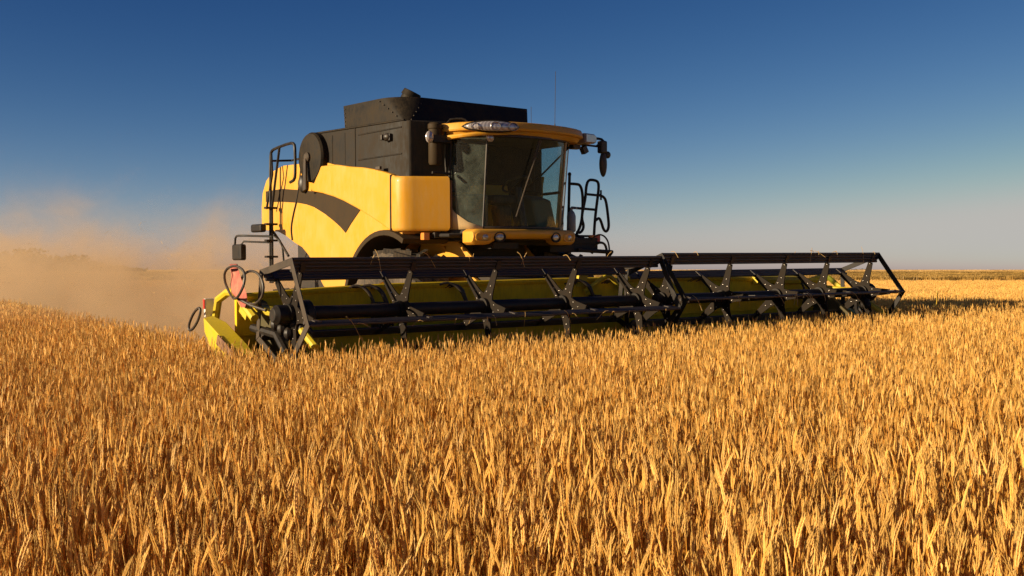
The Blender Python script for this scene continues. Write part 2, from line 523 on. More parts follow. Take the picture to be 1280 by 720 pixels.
def instancer(name, px, py, scl, tl, idx, coll):
    n = len(px)
    me = bpy.data.meshes.new(name)
    me.vertices.add(n)
    co = np.zeros((n, 3), np.float32); co[:, 0] = px; co[:, 1] = py
    co[:, 2] = .011 * np.clip((px - o2[0]) * h2[0] + (py - o2[1]) * h2[1], -8, 8)     # the ground rises gently towards the right
    me.vertices.foreach_set('co', co.ravel())
    for an, at, dat, key in (('tilt', 'FLOAT_VECTOR', tl.astype(np.float32).ravel(), 'vector'), ('size', 'FLOAT', scl.astype(np.float32), 'value'), ('pick', 'INT', idx.astype(np.int32), 'value')):
        a = me.attributes.new(an, at, 'POINT'); a.data.foreach_set(key, dat)
    o = bpy.data.objects.new(name, me); COL.objects.link(o)
    ng = bpy.data.node_groups.new(name, 'GeometryNodeTree')
    ng.interface.new_socket("Geometry", in_out='INPUT', socket_type='NodeSocketGeometry')
    ng.interface.new_socket("Geometry", in_out='OUTPUT', socket_type='NodeSocketGeometry')
    gi = ng.nodes.new('NodeGroupInput'); go = ng.nodes.new('NodeGroupOutput')
    ip = ng.nodes.new('GeometryNodeInstanceOnPoints')
    ci = ng.nodes.new('GeometryNodeCollectionInfo'); ci.inputs[0].default_value = coll
    ci.inputs[1].default_value = True; ci.inputs[2].default_value = True
    def attr(nm, ty):
        a = ng.nodes.new('GeometryNodeInputNamedAttribute'); a.data_type = ty; a.inputs[0].default_value = nm
        return a.outputs[0]
    er = ng.nodes.new('FunctionNodeEulerToRotation')
    ng.links.new(attr('tilt', 'FLOAT_VECTOR'), er.inputs[0])
    ng.links.new(gi.outputs[0], ip.inputs['Points']); ng.links.new(ci.outputs[0], ip.inputs['Instance'])
    ip.inputs['Pick Instance'].default_value = True
    ng.links.new(attr('pick', 'INT'), ip.inputs['Instance Index'])
    ng.links.new(er.outputs[0], ip.inputs['Rotation']); ng.links.new(attr('size', 'FLOAT'), ip.inputs['Scale'])
    ng.links.new(ip.outputs[0], go.inputs[0])
    md = o.modifiers.new("wheat", 'NODES'); md.node_group = ng
    return o
wf = instancer('wheat_field', PX, PY, SCL, TL, IDX, PROTO)
tag(wf, 'dense golden ripe wheat filling the foreground and running back to the far field edge', 'wheat', kind='stuff')

FAR = bpy.data.collections.new("far_tufts")
straw_mat('dry_grass', (.56, .34, .085), (.36, .215, .05), .2, .5)
straw_mat('pale_straw', (.72, .46, .17), (.62, .39, .13), .2, .15)
for i in range(8):
    mb = MB()
    for _ in range(150):
        q = Vector((rw.uniform(-1.6, 1.6), rw.uniform(-.5, .5), 0)); hgt = (.55 if i < 4 else .32) * rw.uniform(.6, 1.15); a = rw.uniform(-.6, .6)
        sv = Vector((math.cos(a), math.sin(a), 0)) * .035
        tip = q + Vector((rw.gauss(0, .06), rw.gauss(0, .06), hgt))
        mb.add([q - sv, q + sv, tip + sv * .5, tip - sv * .5], [(0, 1, 2, 3)], 0)
    o = mb.build("e_tuft_%02d" % i, 'dry_grass' if i < 4 else 'pale_straw', None, shift=0, fix=False); COL.objects.unlink(o); FAR.objects.link(o)
def far_scatter(name, bands, lo, hi):
    X_ = []; Y_ = []
    for (za, zb, n) in bands:
        y = rng.uniform(za, zb, n); X_.append(rng.uniform(-.62, .62, n) * y); Y_.append(y)
    px = np.concatenate(X_); py = np.concatenate(Y_); n = len(px)
    tl = np.zeros((n, 3)); tl[:, 2] = rng.normal(0, .3, n)
    return instancer(name, px, py, rng.uniform(.7, 1.25, n) * np.clip(py / 300, .8, 3.2), tl, rng.integers(lo, hi, n), FAR)
tag(far_scatter('rough_grass', ((150, 200, 3000), (200, 280, 3400), (280, 385, 3400)), 0, 4), 'brown and olive rough grass strip beyond the wheat field', 'grass', kind='stuff')
tag(far_scatter('far_straw', ((390, 480, 2600), (480, 640, 2600), (640, 900, 2600), (900, 1400, 2600), (1400, 2200, 2400)), 4, 8), 'pale straw field far away under the horizon', 'straw', kind='stuff')

# cut straw in the strip behind the header
STUB = bpy.data.collections.new("stubble_straws")
for i in range(4):
    mb = MB()
    for _ in range(60):
        a = rw.random() * 6.28; q = .4 * math.sqrt(rw.random()); b = Vector((q * math.cos(a), q * math.sin(a), 0))
        if rw.random() < .6: mb.tube([b, b + Vector((rw.gauss(0, .02), rw.gauss(0, .02), rw.uniform(.1, .18)))], .0025, 3, 1)
        else:
            a = rw.random() * 6.28; mb.tube([b + Vector((0, 0, .03)), b + Vector((.25 * math.cos(a), .25 * math.sin(a), rw.uniform(.02, .12)))], .0025, 3, 1)
    o = mb.build("d_straw_%02d" % i, ['wheat_ear', 'wheat_straw'], None, shift=0, fix=False); COL.objects.unlink(o); STUB.objects.link(o)
n = 3200
lx = rng.uniform(-40, .1, n); ly = rng.uniform(-4.7, 4.7, n)
ok = ly > left_edge(lx)
wx = o2[0] + lx * f2[0] + ly * h2[0]; wy = o2[1] + lx * f2[1] + ly * h2[1]
tl = np.zeros((n, 3)); tl[:, 2] = rng.uniform(0, 6.28, n)
so = instancer('stubble', wx[ok], wy[ok], rng.uniform(.8, 1.2, n)[ok], tl[ok], rng.integers(0, 4, n)[ok], STUB)
tag(so, 'short cut straw left in the strip behind the combine header', 'stubble', kind='stuff')

# ------------------------------------------------------------------ combine harvester
root = bpy.data.objects.new('combine_harvester', None)
COL.objects.link(root)
root.matrix_world = Matrix.Translation(O_ - F_ * BASE) @ ROT.to_4x4()
root.empty_display_size = .5
tag(root, 'yellow and black combine harvester with glazed cab and wide reel header cutting the wheat', 'combine harvester')

# --- body and side panels
def smooth_poly(pts, it=1):
    for _ in range(it):
        q = []
        n = len(pts)
        for i in range(n):
            a, b = pts[i], pts[(i + 1) % n]
            q += [(a[0] * .75 + b[0] * .25, a[1] * .75 + b[1] * .25), (a[0] * .25 + b[0] * .75, a[1] * .25 + b[1] * .75)]
        pts = q
    return pts

def arc(cx, cz, r, a0, a1, n):
    return [(cx + r * math.cos(R(a0 + (a1 - a0) * i / n)), cz + r * math.sin(R(a0 + (a1 - a0) * i / n))) for i in range(n + 1)]
WX, WZ = -3.05, .875                                      # front axle
rear = [(-4.6, 2.98), (-5.4, 3.02), (-5.94, 3.03), (-6.27, 2.97), (-6.50, 2.84), (-6.63, 2.66), (-6.67, 2.45), (-6.67, 2.2), (-6.60, 2.1),
        (-6.35, 2.08), (-6.1, 2.06), (-5.85, 1.99), (-5.59, 1.89), (-5.35, 1.82), (-5.15, 1.70), (-4.97, 1.52), (-4.84, 1.38), (-4.72, 1.27), (-4.55, 1.22)]
wheelarch = arc(-3.02, .97, 1.04, 161, 70, 14)
body_pts = rear + [(-4.25, 1.26)] + wheelarch + [(-2.66, 2.12), (-2.80, 2.62), (-3.4, 2.80), (-4.2, 2.9)]
cutx = -3.45
left_pts = rear + [(-4.25, 1.26)] + [p for p in wheelarch if p[0] < cutx] + [(cutx, 1.92), (cutx, 2.79), (-4.2, 2.9)]
b = MB(); b.prism(body_pts, 1, -1.46, .3); b.prism(left_pts, 1, .3, 1.46)
body = b.build('body', 'yellow_paint', root, bevel=.06, seg=4)
# dark arch liner and chassis
b = MB()
lin = arc(-3.02, .97, 1.04, 168, 62, 16); lin2 = arc(-3.02, .97, .97, 168, 62, 16)
for s_ in (-1, 1):
    b.prism(lin + lin2[::-1], 1, s_ * 1.53, s_ * .85)
b.build('wheel_arch', 'grey_stripe', root, bevel=.01)
b = MB()
b.span((-6.2, -.95, .75), (-4.0, .95, 1.98)); b.span((-4.0, -.58, .75), (-2.78, .58, 1.98)); b.span((-6.6, -.9, 1.2), (-6.0, .9, 2.0)); b.span((-3.2, -1.2, .7), (-2.9, 1.2, .98))
b.span((-2.8, -.85, 1.86), (-2.1, .95, 1.93)); b.span((-6.35, -1.1, .5), (-6.2, 1.1, .72))
b.build('chassis', 'chassis_black', root, bevel=.02)

def outward(pts, y, th, name, mat, bev, parent=root, **k):
    b = MB(); b.prism(pts, 1, y, y + th)
    return b.build(name, mat, parent, bevel=bev, **k)
wing = [(-4.62, 2.93), (-4.2, 2.92), (-3.85, 2.87), (-3.5, 2.835), (-3.21, 2.79), (-2.98, 2.745), (-2.79, 2.70), (-2.80, 2.00), (-2.86, 2.01), (-2.95, 2.05), (-3.3, 2.185), (-3.65, 2.31), (-4.0, 2.42),
        (-4.27, 2.49), (-4.6, 2.555), (-4.93, 2.60)]
wing_left = [p for p in wing if p[0] < -3.45]
for s_ in (-1, 1):
    outward(wing if s_ < 0 else wing_left, s_ * 1.455, s_ * .085, 'side_panel', 'yellow_paint', .02, seg=3)
sweep = [(-6.50, 2.68), (-5.95, 2.69), (-5.42, 2.645), (-4.91, 2.595), (-4.6, 2.55), (-4.27, 2.485), (-4.0, 2.415), (-3.66, 2.305), (-3.80, 2.21), (-3.93, 2.12), (-4.08, 2.00), (-4.22, 2.085), (-4.4, 2.17), (-4.65, 2.275), (-4.96, 2.38),
         (-5.2, 2.43), (-5.47, 2.465), (-5.96, 2.50), (-6.50, 2.52)]
for s_ in (-1, 1):
    outward(sweep, s_ * 1.461, s_ * .007, 'side_stripe', 'grey_stripe', 0)
# door seam on the rear panel
for s_ in (-1, 1):
    b = MB(); b.tube([(-5.36, s_ * 1.458, 2.98), (-5.40, s_ * 1.47, 2.72), (-5.47, s_ * 1.47, 2.52), (-5.60, s_ * 1.47, 2.3), (-5.68, s_ * 1.47, 2.1), (-5.64, s_ * 1.47, 1.93)], .011, 6, smooth=2)
    b.build('panel_seam', 'chassis_black', root)

# front corner boxes (yellow) and the black tank walls
def corner_plan(s_, dx=0.0):
    """plan of the corner beside the cab: side, rounded corner, angled front"""
    pts = [(-2.775, 1.545), (-2.70, 1.548), (-2.62, 1.53), (-2.555, 1.47), (-2.515, 1.38), (-2.46, 1.27), (-2.35, 1.06), (-2.31, .98), (-2.36, .945), (-2.775, .93)]
    return [(p[0] + dx, s_ * p[1]) for p in pts]
for s_ in (-1,):
    rings = []
    for z, sc_ in ((1.985, .90), (2.0, .965), (2.03, 1.0), (2.60, 1.0), (2.645, .985), (2.665, .94)):
        cx, cy = -2.65, s_ * 1.22
        rings.append([(cx + (p[0] - cx) * sc_, cy + (p[1] - cy) * sc_, z + (.025 if (p[0] < -2.7 and z > 2.5) else 0)) for p in corner_plan(s_)])
    b = MB(); b.loft(rings); o = b.build('corner_panel', 'yellow_paint', root, angle=40)
    b = MB(); b.tube([(-2.786, s_ * 1.545, 2.69), (-2.787, s_ * 1.548, 2.3), (-2.787, s_ * 1.548, 2.0)], .012, 6); b.build('panel_seam', 'chassis_black', root)
    b = MB(); b.span((-2.42, s_ * .925, 2.02), (-2.33, s_ * .955, 2.62)); b.build('corner_trim', 'brown_rust', root, bevel=.01)

b = MB()                                                  # grain tank side walls
plan = [(-5.1, -1.40), (-5.1, -1.44), (-2.62, -1.455), (-2.545, -1.41), (-2.40, -.95), (-2.78, -.90), (-2.82, .80), (-3.40, .86), (-3.42, 1.40), (-3.46, 1.445), (-5.1, 1.44)]
rings = []
for z in (2.55, 2.7, 3.36):
    rings.append([(p[0], p[1], z + (0.02 * (-2.6 - p[0]) if z > 3 else 0)) for p in plan])
b.loft(rings)
tank = b.build('grain_tank', 'black_panel', root, bevel=.02, seg=3)
b = MB()
for s_ in (-1, 1):
    b.tube([(-3.82, s_ * 1.449, 2.85), (-3.82, s_ * 1.449, 3.385)], .009, 6)
    b.tube([(-5.05, s_ * 1.44, 3.415), (-3.82, s_ * 1.449, 3.39), (-2.6, s_ * 1.455, 3.365)], .014, 6)
b.build('tank_seam', 'tank_black', tank)
for z in (2.95, 3.28):
    b = MB(); b.tube([(-3.74, -1.4485, z), (-2.66, -1.4545, z)], .010, 6); b.build('pressed_rib', 'black_panel', tank)
for x in (-4.45, -4.1):
    b = MB(); b.tube([(x, -1.443, 2.92), (x, -1.443, 3.34)], .009, 6); b.build('pressed_rib', 'black_panel', tank)
b = MB(); b.ellipsoid((-2.95, -1.49, 3.18), (.07, .05, .05)); b.span((-3.0, -1.5, 3.13), (-2.88, -1.455, 3.22)); b.span((-3.02, -1.56, 3.14), (-2.97, -1.46, 3.21))
b.build('work_light', 'hose_rubber', tank, bevel=.008)
b = MB(); b.span((-3.13, -1.565, 2.775), (-3.02, -1.53, 2.815)); b.build('latch', 'hose_rubber', root, bevel=.005)

# hopper extension on the tank: flared flaps with cone shaped front corners
def rim_ring(x0, x1, y, yl, rc, rl, z, n=8, zr=0.0):
    pts = []
    for (r_, cx, cy, a0) in ((rc, x1 - rc, -y + rc, -90), (rl, x1 - rl, yl - rl, 0)):
        for i in range(n + 1):
            a = R(a0 + 90 * i / n); pts.append((cx + r_ * math.cos(a), cy + r_ * math.sin(a), z - (.015 if r_ == rl and z > 3.5 else 0)))
    pts += [(x0, yl, z + zr), (x0, -y, z + zr)]
    return pts
outer = [rim_ring(-4.28, -2.74, 1.34, .64, .05, .05, 3.36), rim_ring(-4.34, -2.98, 1.33, .82, .42, .05, 3.725, zr=.01)]
inner = [rim_ring(-4.33, -2.995, 1.315, .805, .42, .05, 3.722, zr=.01), rim_ring(-4.27, -2.76, 1.31, .62, .05, .05, 3.37)]
b = MB(); b.loft(outer + inner, cap=False)
exb = b; b = MB()                                                  # bolts along the corner folds
for t in np.linspace(.08, .92, 6):
    for s_ in (-1,):
        a = Vector((-2.80, s_ * 1.352, 3.37)).lerp(Vector((-3.42, s_ * 1.345, 3.715)), t); b.ellipsoid(a, (.011, .009, .011), seg=8, rings=5)
        if s_ < 0: a = Vector((-2.735, s_ * 1.28, 3.37)).lerp(Vector((-2.985, s_ * .9, 3.71)), t); b.ellipsoid(a, (.010, .009, .010), seg=8, rings=5)
        a = Vector((-4.27, s_ * 1.345, 3.38)).lerp(Vector((-4.30, s_ * 1.335, 3.71)), t); b.ellipsoid(a, (.010, .009, .010), seg=8, rings=5)
exb.add(b.v, b.f, 1); exb.build('tank_extension', ['tank_black', 'frame_steel'], tank, angle=50)
b = MB(); b.tube([(-3.45, -1.02, 3.45), (-3.30, -.90, 3.80)], .115, 16); b.tube([(-3.31, -.91, 3.77), (-3.285, -.885, 3.84)], [.135, .12], 16)
b.build('auger_spout', 'tank_black', tank, bevel=.006)

# engine deck, dust screen, rear rails
b = MB(); b.span((-5.9, -1.2, 2.95), (-4.9, 1.2, 3.30)); b.span((-6.25, -1.0, 2.9), (-5.5, 1.0, 3.08))
b.build('engine_deck', 'chassis_black', root, bevel=.04)
b = MB(); b.lathe([(.30, -1.30), (.35, -1.32), (.35, -1.52), (.33, -1.55), (.20, -1.565), (.07, -1.575)], (-4.92, 0, 3.07), 'y', 40)
scr = b.build('dust_screen', 'tank_black', root, angle=30)
b = MB(); b.lathe([(.07, -1.56), (.07, -1.60), (.045, -1.62)], (-4.92, 0, 3.07), 'y', 20)
b.prism([(-4.955, 3.05), (-4.895, 3.05), (-4.90, 2.62), (-4.99, 2.60), (-4.99, 2.66)], 1, -1.60, -1.63)
b.build('screen_arm', 'frame_steel', scr, bevel=.006)
b = MB(); b.ellipsoid((-5.22, -1.50, 2.72), (.09, .07, .13)); b.build('vacuum_duct', 'hose_rubber', scr)
for s_ in (-1, 1):
    b = MB()
    y = s_ * 1.6
    b.tube([(-6.10, y, 1.3), (-6.07, y, 2.4), (-6.05, y, 3.15), (-6.02, y, 3.24), (-5.9, y, 3.27), (-5.42, y, 3.31), (-5.28, y, 3.29), (-5.26, y, 3.2), (-5.26, y, 2.9), (-5.28, y, 2.78), (-5.42, y, 2.75)], .022, 8, smooth=1)
    b.tube([(-6.02, y, 3.23), (-5.95, y + s_ * .02, 2.9), (-6.2, y, 2.4)], .016, 6)
    b.tube([(-5.75, y, 3.28), (-5.90, y, 2.8), (-6.02, y, 2.4), (-6.03, y, 1.3)], .018, 6)
    b.tube([(-6.03, y, 3.10), (-6.0, y * .8, 3.12), (-5.3, y * .7, 3.18), (-4.9, y * .7, 3.18)], .016, 6)
    b.tube([(-5.5, y * .75, 3.16), (-5.5, y * .75, 2.9)], .016, 6)
    for k in range(5):
        b.box((-6.06, y, 1.45 + k * .24), (.08, .18, .03))
    b.tube([(-6.05, y, 2.1), (-5.95, y * .96, 1.95), (-5.6, y * .97, 1.7)], .02, 6, smooth=1); b.tube([(-5.98, y, 2.0), (-5.8, y * .97, 1.9), (-5.75, y * .97, 1.6)], .015, 6, smooth=1)
    b.build('rear_ladder', 'black_metal', root)
# rear lamp arm and mirror
for s_ in (-1, 1):
    b = MB(); b.tube([(-6.05, s_ * 1.6, 1.99), (-6.5, s_ * 1.9, 2.01), (-6.60, s_ * 1.92, 2.0), (-6.62, s_ * 1.92, 1.88)], .016, 6, smooth=1)
    b.tube([(-6.05, s_ * 1.6, 1.90), (-6.4, s_ * 1.88, 1.92), (-6.47, s_ * 1.9, 1.86)], .014, 6)
    ar = b.build('lamp_arm', 'black_metal', root)
    b = MB(); b.span((-6.66, s_ * 1.86, 1.64), (-6.34, s_ * 1.96, 1.88)); b.build('rear_lamp', 'black_metal', ar, bevel=.03, seg=3)
    b = MB(); b.span((-6.3, s_ * 1.72, 2.05), (-5.95, s_ * 1.82, 2.17)); b.build('warning_lamp', 'black_metal', ar, bevel=.03, seg=3)

# --- wheels
def wheel(x, y, z, r_, w, s_):
    b = MB(); hw = w / 2
    b.lathe([(r_ * .55, -hw * .8), (r_ * .70, -hw), (r_ * .9, -hw * .98), (r_ * .97, -hw * .8), (r_ * .975, hw * .8), (r_ * .9, hw * .98), (r_ * .70, hw), (r_ * .55, hw * .8)], (x, y, z), 'y', 48, caps=False)
    nl = 22
    for k in range(nl):
        for q in (-1, 1):
            a = 2 * math.pi * (k + (.5 if q > 0 else 0)) / nl
            rot = Matrix.Rotation(-a, 3, 'Y') @ Matrix.Rotation(q * .7, 3, 'X')
            c = Vector((x + math.cos(a) * r_ * .985, y + q * hw * .48, z + math.sin(a) * r_ * .985))
            b.box(c, (r_ * .07, hw * 1.15, r_ * .055), rot)
    ty = b.build('tyre', 'rubber', None, bevel=0)
    b = MB(); b.lathe([(r_ * .56, -hw * .8), (r_ * .57, -hw * .75), (r_ * .5, -hw * .4), (r_ * .22, -hw * .2), (r_ * .2, hw * .2), (r_ * .5, hw * .4), (r_ * .57, hw * .75), (r_ * .56, hw * .8)], (x, y, z), 'y', 40, caps=False)
    b.lathe([(r_ * .2, -hw * .5), (r_ * .22, hw * .5)], (x, y, z), 'y', 20)
    for k in range(10):
        a = 2 * math.pi * k / 10; b.lathe([(.018, -hw * .36), (.018, hw * .36)], (x + math.cos(a) * r_ * .32, y, z + math.sin(a) * r_ * .32), 'y', 6)
    e = bpy.data.objects.new('wheel', None); COL.objects.link(e); e.parent = root
    rm = b.build('rim', 'rim_yellow', e, bevel=0); ty.parent = e
for s_ in (-1, 1):
    wheel(WX, s_ * 1.22, WZ, .875, .62, s_)
    wheel(-6.28, s_ * 1.2, .60, .60, .42, s_)

# --- feeder house and lower front
b = MB()
b.prism([(-2.9, 1.05), (-.85, .38), (-.85, 1.02), (-2.9, 1.72)], 1, -.62, .62)
fh = b.build('feeder_house', 'chassis_black', root, bevel=.02)
b = MB()
for s_ in (-1, 1):
    b.prism([(-3.45, 1.62), (-3.42, 1.86), (-3.1, 1.93), (-2.95, 1.86), (-2.62, 1.60), (-1.3, .95), (-1.0, .6), (-2.9, 1.2)], 1, s_ * .64, s_ * .70)
b.build('feeder_side', 'yellow_paint', fh, bevel=.012)
b = MB(); b.prism([(-3.02, 1.95), (-2.86, 1.985), (-2.60, 1.93), (-2.12, 1.62), (-2.05, 1.45), (-3.0, 1.35), (-2.98, 1.62), (-2.78, 1.72), (-2.76, 1.80), (-3.0, 1.82)], 1, -.74, -.70); b.build('lift_bracket', 'yellow_paint', fh, bevel=.012)
b = MB()
b.tube([(-2.7, -1.28, 1.93), (-2.3, -1.0, 1.93), (-2.25, -.75, 1.93)], .03, 8); b.span((-2.5, -1.15, 1.90), (-2.4, -.85, 1.97)); b.tube([(-2.3, -.5, 1.86), (-2.3, .9, 1.84)], .045, 10)
b.span((-2.5, -.5, 1.76), (-2.05, -.1, 1.84)); b.span((-2.75, .75, 1.72), (-2.45, 1.62, 1.83)); b.tube([(-2.4, 1.2, 1.75), (-2.3, 1.75, 1.72), (-2.5, 1.8, 1.6)], .03, 8)
b.build('lower_frame', 'chassis_black', root, bevel=.01)
b = MB(); b.span((-2.52, -1.285, 1.875), (-2.44, -1.20, 1.965)); b.build('side_reflector', 'orange_plastic', root, bevel=.006)
b = MB(); b.tube([(-2.5, 1.48, 1.76), (-2.45, 1.5, 1.9), (-2.4, 1.58, 1.97), (-2.38, 1.68, 1.95), (-2.35, 1.74, 1.85), (-2.35, 1.75, 1.65)], .012, 8, smooth=2)
b.build('hydraulic_hose', 'hose_rubber', root); b = MB(); b.tube([(-2.5, 1.55, 1.70), (-2.45, 1.58, 1.84), (-2.4, 1.66, 1.86), (-2.38, 1.72, 1.8), (-2.38, 1.73, 1.6)], .018, 8, smooth=2)
b.build('hydraulic_hose', 'hose_rubber', root)

# --- cab
CY = .0
plan_b = [(-3.25, -.93), (-2.85, -.955), (-2.50, -.945), (-2.34, -.89), (-2.20, -.79), (-2.08, -.645), (-2.00, -.47), (-1.955, -.25), (-1.94, 0), (-1.955, .22), (-2.00, .43), (-2.08, .60), (-2.20, .75), (-2.34, .85), (-2.50, .91), (-2.85, .92), (-3.25, .90)]
def glass_ring(z):
    t = (z - 2.0) / 1.2
    dx = .13 * t
    return [(p[0] + dx, CY + (p[1] - CY) * (1 + .02 * t), z) for p in plan_b]
zs = [2.02, 2.3, 2.6, 2.9, 3.2]
GR = [glass_ring(z) for z in zs]
b = MB()
# cab floor, rear wall and ceiling trim: the cab itself
b.prism([(p[0], p[1]) for p in plan_b], 2, 1.93, 2.02)
b.span((-3.27, -.93, 2.02), (-3.21, .9, 2.55)); b.span((-3.27, -.93, 3.0), (-3.21, .9, 3.2))
b.prism([(p[0], p[1]) for p in glass_ring(3.2)], 2, 3.15, 3.20)
cab = b.build('cab', 'cabin_trim', root, bevel=.006)
def pane(i0, i1, name, mat):
    b = MB()
    rings = [g[i0:i1 + 1] for g in GR]
    b.loft(rings, closed=False, cap=False)
    o = b.build(name, mat, cab, angle=80)
    sm = o.modifiers.new('thickness', 'SOLIDIFY'); sm.thickness = .006; sm.use_rim = False
    return o
pane(5, 11, 'windshield', 'cab_glass')
pane(2, 5, 'side_window', 'side_glass')
pane(0, 2, 'side_window', 'side_glass')
pane(11, 14, 'side_window', 'side_glass')
pane(14, 16, 'side_window', 'side_glass')
def pillar(i, r_, mat, name='pillar', nz=5):
    b = MB(); b.tube([g[i] for g in GR[:nz]], r_, 8); return b.build(name, mat, cab)
pillar(5, .012, 'hose_rubber'); pillar(2, .028, 'black_metal'); pillar(11, .018, 'pillar_tan'); pillar(13, .026, 'pillar_tan'); pillar(14, .02, 'cream_paint')
pillar(0, .04, 'cabin_trim'); pillar(16, .04, 'cabin_trim')
b = MB()                                                 # rubber seal round the glass
b.tube([Vector(p) + Vector((0, 0, .01)) for p in glass_ring(2.02)[2:15]], .014, 6); b.build('window_seal', 'hose_rubber', cab); b = MB(); b.tube([Vector(p) - Vector((0, 0, .01)) for p in glass_ring(3.17)[2:15]], .022, 6)
b.build('window_seal', 'hose_rubber', cab)
# cream lower corner of the door glass
for (idx, s_) in (((2, 3, 4, 5), -1), ((14, 13, 12, 11), 1)):
    top = (2.41, 2.215, 2.10, 2.035)
    low = []; hi = []
    for k, zt in zip(idx, top):
        g = Vector(glass_ring(2.02)[k]); d = (Vector((g.x, g.y, 0)) - Vector((-2.7, CY, 0))).normalized() * .012
        g2 = Vector(glass_ring(zt)[k])
        low.append((g.x + d.x, g.y + d.y, 2.005)); hi.append((g2.x + d.x, g2.y + d.y, zt))
    b = MB(); b.loft([low, hi], closed=False, cap=False)
    o = b.build('door_corner', 'cream_paint', cab, angle=80)
    sm = o.modifiers.new('thickness', 'SOLIDIFY'); sm.thickness = .012; sm.offset = 0
# beam with lamp pods below the windshield
def front_curve(y, off=0.0):
    ys = [p[1] for p in plan_b[2:15]]; xs = [p[0] for p in plan_b[2:15]]
    return float(np.interp(y, ys, xs)) + off
b = MB()
rings = []
BY = -.075
def beam_x(y): return -1.875 - .13 * ((y - BY) / .9) ** 2
for y in np.linspace(-.87, .80, 37):
    pod = max(0.0, min(1.0, (abs(y - BY) - .44) / .14))
    x = beam_x(y)
    zb = 1.885 - .075 * pod
    zt = 2.005
    e_ = max(0.0, ((y - BY) - .80) / .095, (-.74 - (y - BY)) / .06) ** 3 * .04; zt -= e_; zb += e_
    rings.append([(x - .22, y, zt), (x - .02, y, zt), (x + .005, y, zt - .025), (x + .012, y, (zt + zb) / 2), (x - .01, y, zb + .02), (x - .04, y, zb), (x - .22, y, zb)])
b.loft(rings)
beam = b.build('front_beam', 'yellow_paint', cab, angle=50)
for y, round_ in ((-.735, False), (-.515, True), (.40, True), (.66, False)):
    x = beam_x(y) + .012
    dxy = -.26 * (y - BY) / .81
    nrm = Vector((1, -dxy, 0)).normalized(); rot = nrm.to_track_quat('X', 'Z').to_matrix()
    wy, wz = (.070, .055) if round_ else (.095, .046)
    c0 = Vector((x, y, 1.905))
    n_ = 24
    def oval(k, off, q=2.0 if round_ else 3.5):
        out = []
        for a in np.linspace(0, 2 * math.pi, n_, endpoint=False):
            ca, sa = math.cos(a), math.sin(a)
            out.append(c0 + rot @ Vector((off, math.copysign(abs(ca) ** (2 / q), ca) * wy * k, math.copysign(abs(sa) ** (2 / q), sa) * wz * k)))
        return out
    b = MB(); b.loft([oval(1.18, -.02), oval(1.18, .006), oval(1.0, .006), oval(.9, -.012)], cap=True)
    fm = b.build('lamp_rim', 'black_metal' if round_ else 'yellow_paint', beam)
    b = MB(); b.ellipsoid(c0 + rot @ Vector((-.012, 0 if round_ else .02, 0)), (.02, wy * (.9 if round_ else .5), wz * .85), rot); b.build('front_lamp', 'lamp_lens', fm)
    if not round_:
        b = MB(); b.ellipsoid(c0 + rot @ Vector((-.014, -.05, 0)), (.012, .035, .036), rot); b.build('indicator_lamp', 'orange_plastic', fm)
# wiper, its arm and interior fittings
b = MB()
w0 = Vector((-1.80, .02, 3.13)); w1 = Vector((-1.91, -.27, 2.16))
b.tube([w0 + Vector((.03, 0, 0)), w0.lerp(w1, .5) + Vector((.03, .01, 0)), w1 + Vector((.03, 0, 0))], .009, 6); b.tube([w0 + Vector((.05, .02, 0)), w0.lerp(w1, .55) + Vector((.045, .0, 0))], .007, 6)
b.build('wiper', 'frame_steel', cab)
b = MB()
b.tube([(-2.0, .72, 3.1), (-2.3, .5, 2.75), (-2.4, .35, 2.6)], .012, 6)
b.tube([(-2.33, .82, 2.52), (-2.75, .89, 2.52)], .02, 6)
b.build('grab_rail', 'black_metal', cab)
b = MB()
b.span((-2.95, -.18, 2.35), (-2.45, .32, 2.47)); b.prism([(-2.98, 2.42), (-2.84, 2.42), (-2.95, 3.02), (-3.06, 3.0)], 1, -.2, .34); b.span((-2.85, -.05, 2.02), (-2.55, .2, 2.35))
b.build('seat', 'seat_cloth', cab, bevel=.05, seg=3)
b = MB(); b.span((-2.9, -.75, 2.02), (-2.3, -.38, 2.46)); b.build('armrest', 'console', cab, bevel=.04, seg=3); b = MB(); b.prism([(-2.75, 2.03), (-2.3, 2.03), (-2.42, 2.42), (-2.72, 2.5)], 1, .42, .76)
b.build('console', 'console', cab, bevel=.04, seg=3)
b = MB(); b.tube([(-2.15, .07, 2.02), (-2.28, .07, 2.55)], .05, 10)
ring = [Vector((-2.30, .07, 2.6)) + Matrix.Rotation(-.5, 3, 'Y') @ Vector((math.cos(a) * .19, math.sin(a) * .19, 0)) for a in np.linspace(0, 2 * math.pi, 24, endpoint=False)]
b.tube(ring, .016, 8, closed=True); b.tube([ring[0], ring[12]], .012, 6)
b.build('steering_wheel', 'hose_rubber', cab)
b = MB(); b.span((-2.7, -.70, 2.50), (-2.66, -.42, 2.72)); b.tube([(-2.68, -.56, 2.45), (-2.68, -.56, 2.55)], .015, 6); b.build('monitor', 'cabin_trim', cab, bevel=.01)
# exterior lamp at the pillar's head
b = MB(); b.ellipsoid((-1.93, -.63, 3.13), (.035, .055, .055)); b.build('work_light', 'lamp_lens', cab)

